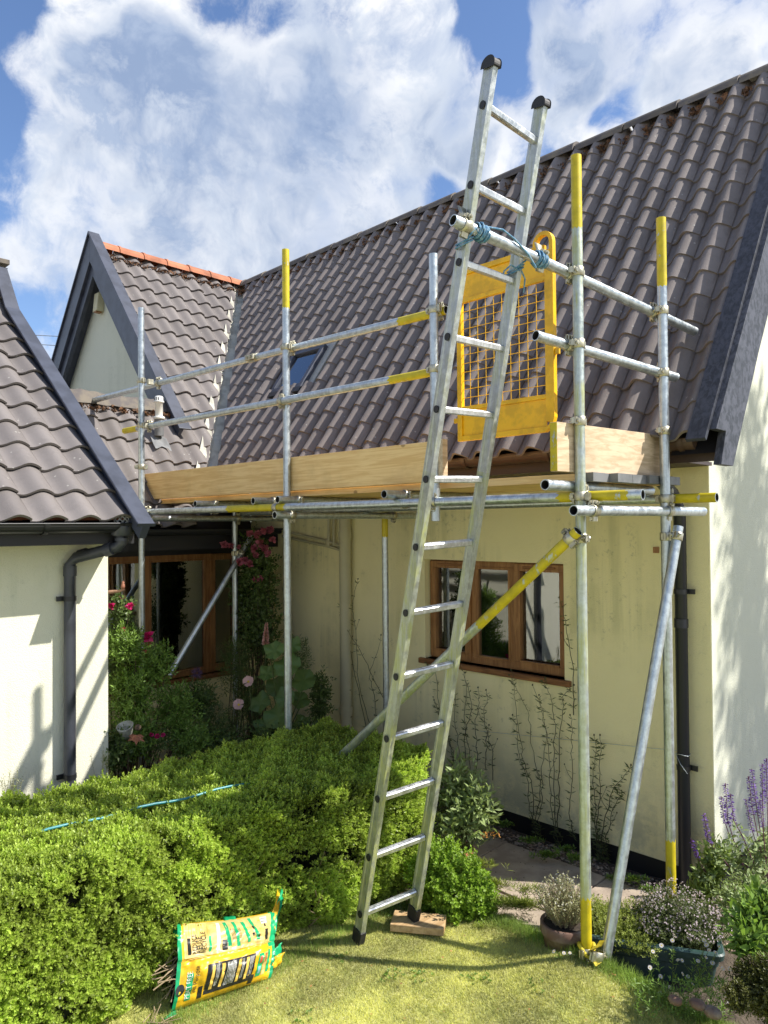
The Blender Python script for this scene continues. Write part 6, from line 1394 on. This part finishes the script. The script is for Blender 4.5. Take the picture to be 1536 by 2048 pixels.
ear(bag(1, .62), bag(.97, 1.), atd(566, 1797, 3.62), 1, 1); ear(bag(.985, .70), bag(.95, .96), atd(560, 1800, 3.60), 0, 2)
ear(bag(1, .22), bag(1, .42), atd(562, 1910, 3.42), 1, 3); ear(bag(.97, .12), bag(1, .30), atd(560, 1930, 3.38), 0, 4)
ear(bag(0, .80), bag(.03, 1.), atd(327, 1852, 3.33), 1, 5); ear(bag(0, 0.0), bag(.05, .0), atd(326, 2040, 3.05), 1, 6); ear(bag(.45, .99), bag(.58, .99), atd(445, 1833, 3.45), 1, 7)
o = ears.build('flap', [YB, GB], BG); so_ = o.modifiers.new('s', 'SOLIDIFY'); so_.thickness = .0012
def sheet(u0, v0, u1, v1, m, nm, off=.0016, slant=0., n=8, rad=0):
    mb = MB(); nu, nv = max(2, int(abs(u1-u0)*n*7)), max(2, int(abs(v1-v0)*n*7)); vs = []
    for i in range(nu+1):
        for j in range(nv+1):
            u, v = u0+(u1-u0)*i/nu, v0+(v1-v0)*j/nv; vs.append(bag(u+slant*(v-v0), v, off))
    mb.add(vs, [(i*(nv+1)+j, (i+1)*(nv+1)+j, (i+1)*(nv+1)+j+1, i*(nv+1)+j+1) for i in range(nu) for j in range(nv)], smooth=True); return mb.build(nm, m, BG)
INK = mat('ink_black', (.02,.02,.02), .4); WHT = mat('ink_white', (.72,.72,.66), .4); TAN = mat('ink_tan', (.66,.50,.20), .4, vcol=(.58,.40,.12), vscale=30); GRN = mat('ink_green', (.01,.36,.14), .35); RED = mat('ink_red', (.50,.08,.04), .4); GOLD = mat('ink_gold', (.78,.52,.10), .4); BLU = mat('ink_blue', (.2,.42,.5), .4)
sheet(.055, .56, .93, .985, TAN, 'print', .0010)
for k in range(13): sheet(.11+k*.013, .82, .116+k*.013, .97, INK if k % 3 else GRN, 'small_print', .0016) if False else None
for k in range(9): sheet(.075+k*.024, .80-.01*(k % 3), .081+k*.024, .965, GOLD, 'small_print', .0016)
sheet(.345, .60, .375, .96, WHT, 'print', .002, .02); sheet(.085, .60, .112, .80, INK, 'print', .002); sheet(.27, .60, .295, .80, GRN, 'print', .002)
for k, (u, v0, v1, sl_) in enumerate([(.46, .62, .96, -.14), (.55, .60, .95, -.16), (.65, .62, .93, -.20), (.75, .63, .97, -.24)]): sheet(u, v0, u+.032, v1, GRN, 'leaf_mark', .002, sl_)
for k in range(8): sheet(.50+k*.012, .70, .5035+k*.012, .86, INK, 'small_print', .0018, -.16)
sheet(.405, .585, .455, .72, INK, 'print', .0024, -.06); sheet(.80, .85, .875, .95, WHT, 'barcode', .002)
for k in range(9): sheet(.806+k*.0075, .865, .809+k*.0075, .94, INK, 'barcode_line', .0026)
for (u, v) in ((.70, .80), (.70, .70), (.76, .66), (.84, .80)): sheet(u, v, u+.022, v+.045, INK, 'symbol', .0022, -.2)
sheet(.845, .60, .885, .76, INK, 'print', .0022, -.05)
mb = MB(); pts = [bag(.08+.30*t, .95-.30*t, .003) for t in np.linspace(0, 1, 14)]
sheet(.27, .085, .74, .445, INK, 'panel', .0016)
for k, u in enumerate((.31, .40, .56, .64)): sheet(u, .13, u+.028, .42, GOLD, 'print', .0026, .0)
for k in range(7): sheet(.450+k*.0135, .13, .4545+k*.0135, .42, WHT, 'small_print', .0026)
for u in (.352, .362, .372, .60, .612, .68, .692, .704, .716): sheet(u, .16, u+.0035, .42, WHT, 'small_print', .0026)
sheet(.215, .06, .255, .20, INK, 'print', .002); sheet(.78, .10, .84, .42, GRN, 'print', .0018); sheet(.795, .14, .825, .24, BLU, 'picture', .0028); sheet(.795, .28, .825, .38, RED, 'picture', .0028)
sheet(.85, .10, .895, .42, TAN, 'print', .0018); sheet(.86, .28, .885, .40, RED, 'picture', .0026); sheet(.905, .12, .94, .44, GRN, 'print', .002); sheet(.715, .03, .765, .15, INK, 'print', .0034)
mb = MB(); K = 18; vs = [bag(.045, .215, .0026)]+[bag(.045+.040*math.cos(6.2832*k/K), .215+.066*math.sin(6.2832*k/K), .0026) for k in range(K)]; mb.add(vs, [(0, 1+k, 1+(k+1) % K) for k in range(K)], smooth=True); mb.build('roundel', INK, BG)
mb = MB(); vs = []; 
sheet(.100, .08, .150, .38, GRN, 'print', .002)
BW = np.linalg.norm(br-bl); BH = np.linalg.norm(tlc-bl)
def bag_text(s_, u, v, size, m, off=.003, width=None):
    cu = bpy.data.curves.new('t', 'FONT'); cu.body = s_; cu.size = 1; cu.resolution_u = 2; o = bpy.data.objects.new('t', cu); COL.objects.link(o)
    bpy.context.view_layer.update(); dg = bpy.context.evaluated_depsgraph_get(); me = bpy.data.meshes.new_from_object(o.evaluated_get(dg)); bpy.data.objects.remove(o)
    bm = bmesh.new(); bm.from_mesh(me); bmesh.ops.triangulate(bm, faces=bm.faces[:])
    xs2 = [q.co.x for q in bm.verts]; wd = max(xs2)-min(xs2); kx = (width/wd) if width else size
    for q in bm.verts: x, y = q.co.x*kx, q.co.y*size; q.co = Vector(bag(u-y/BW, v+x/BH, off))
    bm.to_mesh(me); bm.free(); me.materials.append(m); o = bpy.data.objects.new('lettering', me); COL.objects.link(o); o.parent = BG; o.matrix_parent_inverse = Matrix.Translation(-Vector(BG.location)); return o
bag_text('REDUCE', .165, .60, .026, INK, width=.078); bag_text('REUSE', .205, .60, .026, INK, width=.066); bag_text('RECYCLE', .245, .60, .026, INK, width=.085)
bag_text('PEAT FREE', .140, .095, .030, WHT, .0034, width=.100); bag_text('All Purpose', .195, .15, .026, INK, width=.10)
# seam across the bag
mb = MB(); mb.tube([bag(.02+.94*t, .535+.012*math.sin(t*9), .001) for t in np.linspace(0, 1, 30)], .0016, 5); mb.build('seam', TAN, BG)
# garden waste in its mouth
GW = MB(); r2 = random.Random(15)
for k in range(22):
    a = (bag(.10, r2.uniform(.1, .8))+bag(.10, .5, 0, True))/2; q = a+np.array([r2.gauss(-.02, .05), -r2.uniform(.06, .16), r2.gauss(-.03, .05)]); q[2] = max(q[2], .01); GW.tube([a, (a+q)/2+np.array([r2.gauss(0, .015), 0, r2.gauss(0, .015)]), q], r2.uniform(.0012, .0035), 5, tint=r2.random())
for k in range(14):
    q = atd(r2.uniform(285, 335), r2.uniform(2005, 2046), 3.02); q[2] = max(.006, q[2]*.0+.01+r2.random()*.015); GW.tube([q, q+np.array([r2.gauss(0, .05), r2.gauss(0, .05), r2.gauss(0, .012)])], .002, 5, tint=r2.random())
tag(GW.build('garden_waste', mat('dry_sticks', (.40,.30,.18), .9, tint=.6)), 'dry stalks and sticks sticking out of the mouth of the compost bag', None, None, 'stuff')
# ------------------------------------------------------------------ background: overhead wires, tree behind the garden that shades the gable end
for k, (a, b, lb) in enumerate([((60, 672), (330, 682), 'upper thin overhead wire behind the rear gable'), ((60, 690), (330, 703), 'lower thin overhead wire behind the rear gable')]):
    p, q = atd(a[0], a[1], 26), atd(b[0], b[1], 30); mb = MB(); p2, q2 = p+(p-q)*1.5, q+(q-p)*1.5; mb.tube([p2+(q2-p2)*t-np.array([0, 0, .5*math.sin(math.pi*t)-.5]) for t in np.linspace(0, 1, 9)], .012, 5); tag(mb.build('overhead_wire', M['black_plastic']), lb, 'wire', 'overhead wires')
TR = thing('tree', 'garden tree beyond the right edge that throws dappled shade on the gable end', 'tree', (4.6, 10.2, 0))
def sunpt(x, y, z): return np.array([x+SUNV[0]/SUNV[2]*z, y+SUNV[1]/SUNV[2]*z, z])
BLB = [(sunpt(-2.05, 4.55, 5.8), (.42, .40, .70)), (sunpt(-2.65, 4.12, 6.2), (.46, .42, .75)), (sunpt(-3.30, 3.66, 6.5), (.42, .40, .70)), (sunpt(-.55, 2.75, 4.6), (.45, .40, .40)), (np.array([4.6, 10.2, 7.4]), (1.5, 1.3, 1.6)), (np.array([5.6, 9.6, 6.4]), (1.1, 1.1, 1.2))]
mb = MB(); fork = np.array([4.4, 10.0, 4.6]); mb.tube([(4.6, 10.2, -.1), (4.5, 10.15, 1.8), (4.45, 10.0, 3.4), fork, (4.5, 10.1, 6.8)], [.20, .16, .14, .11, .04], 12)
r2 = random.Random(111)
for c_, r_ in BLB:
    c_ = np.array(c_)
    for k in range(6):
        q = c_+np.array([r2.uniform(-1, 1)*r_[0], r2.uniform(-1, 1)*r_[1], r2.uniform(-1, 1)*r_[2]])*.8; mb.tube([fork, fork*.5+c_*.5+[0, 0, .2], c_, q], [.045, .03, .018, .005], 6)
mb.build('trunk', M['bark'], TR)
rt_ = np.random.default_rng(112); PP, NN_ = [], []
for (c_, r_), n in zip(BLB, (230, 270, 230, 60, 900, 500)):
    a, b = ell_pts(n, c_, r_, rt_, .1); PP.append(a); NN_.append(b)
PP, NN_ = np.concatenate(PP), np.concatenate(NN_); V, F, T = sprigs(PP, NN_, rt_, 6, .10, .028, 1., .10, .2); bigmesh('crown', V, F, T, M['mid_leaf'], TR)
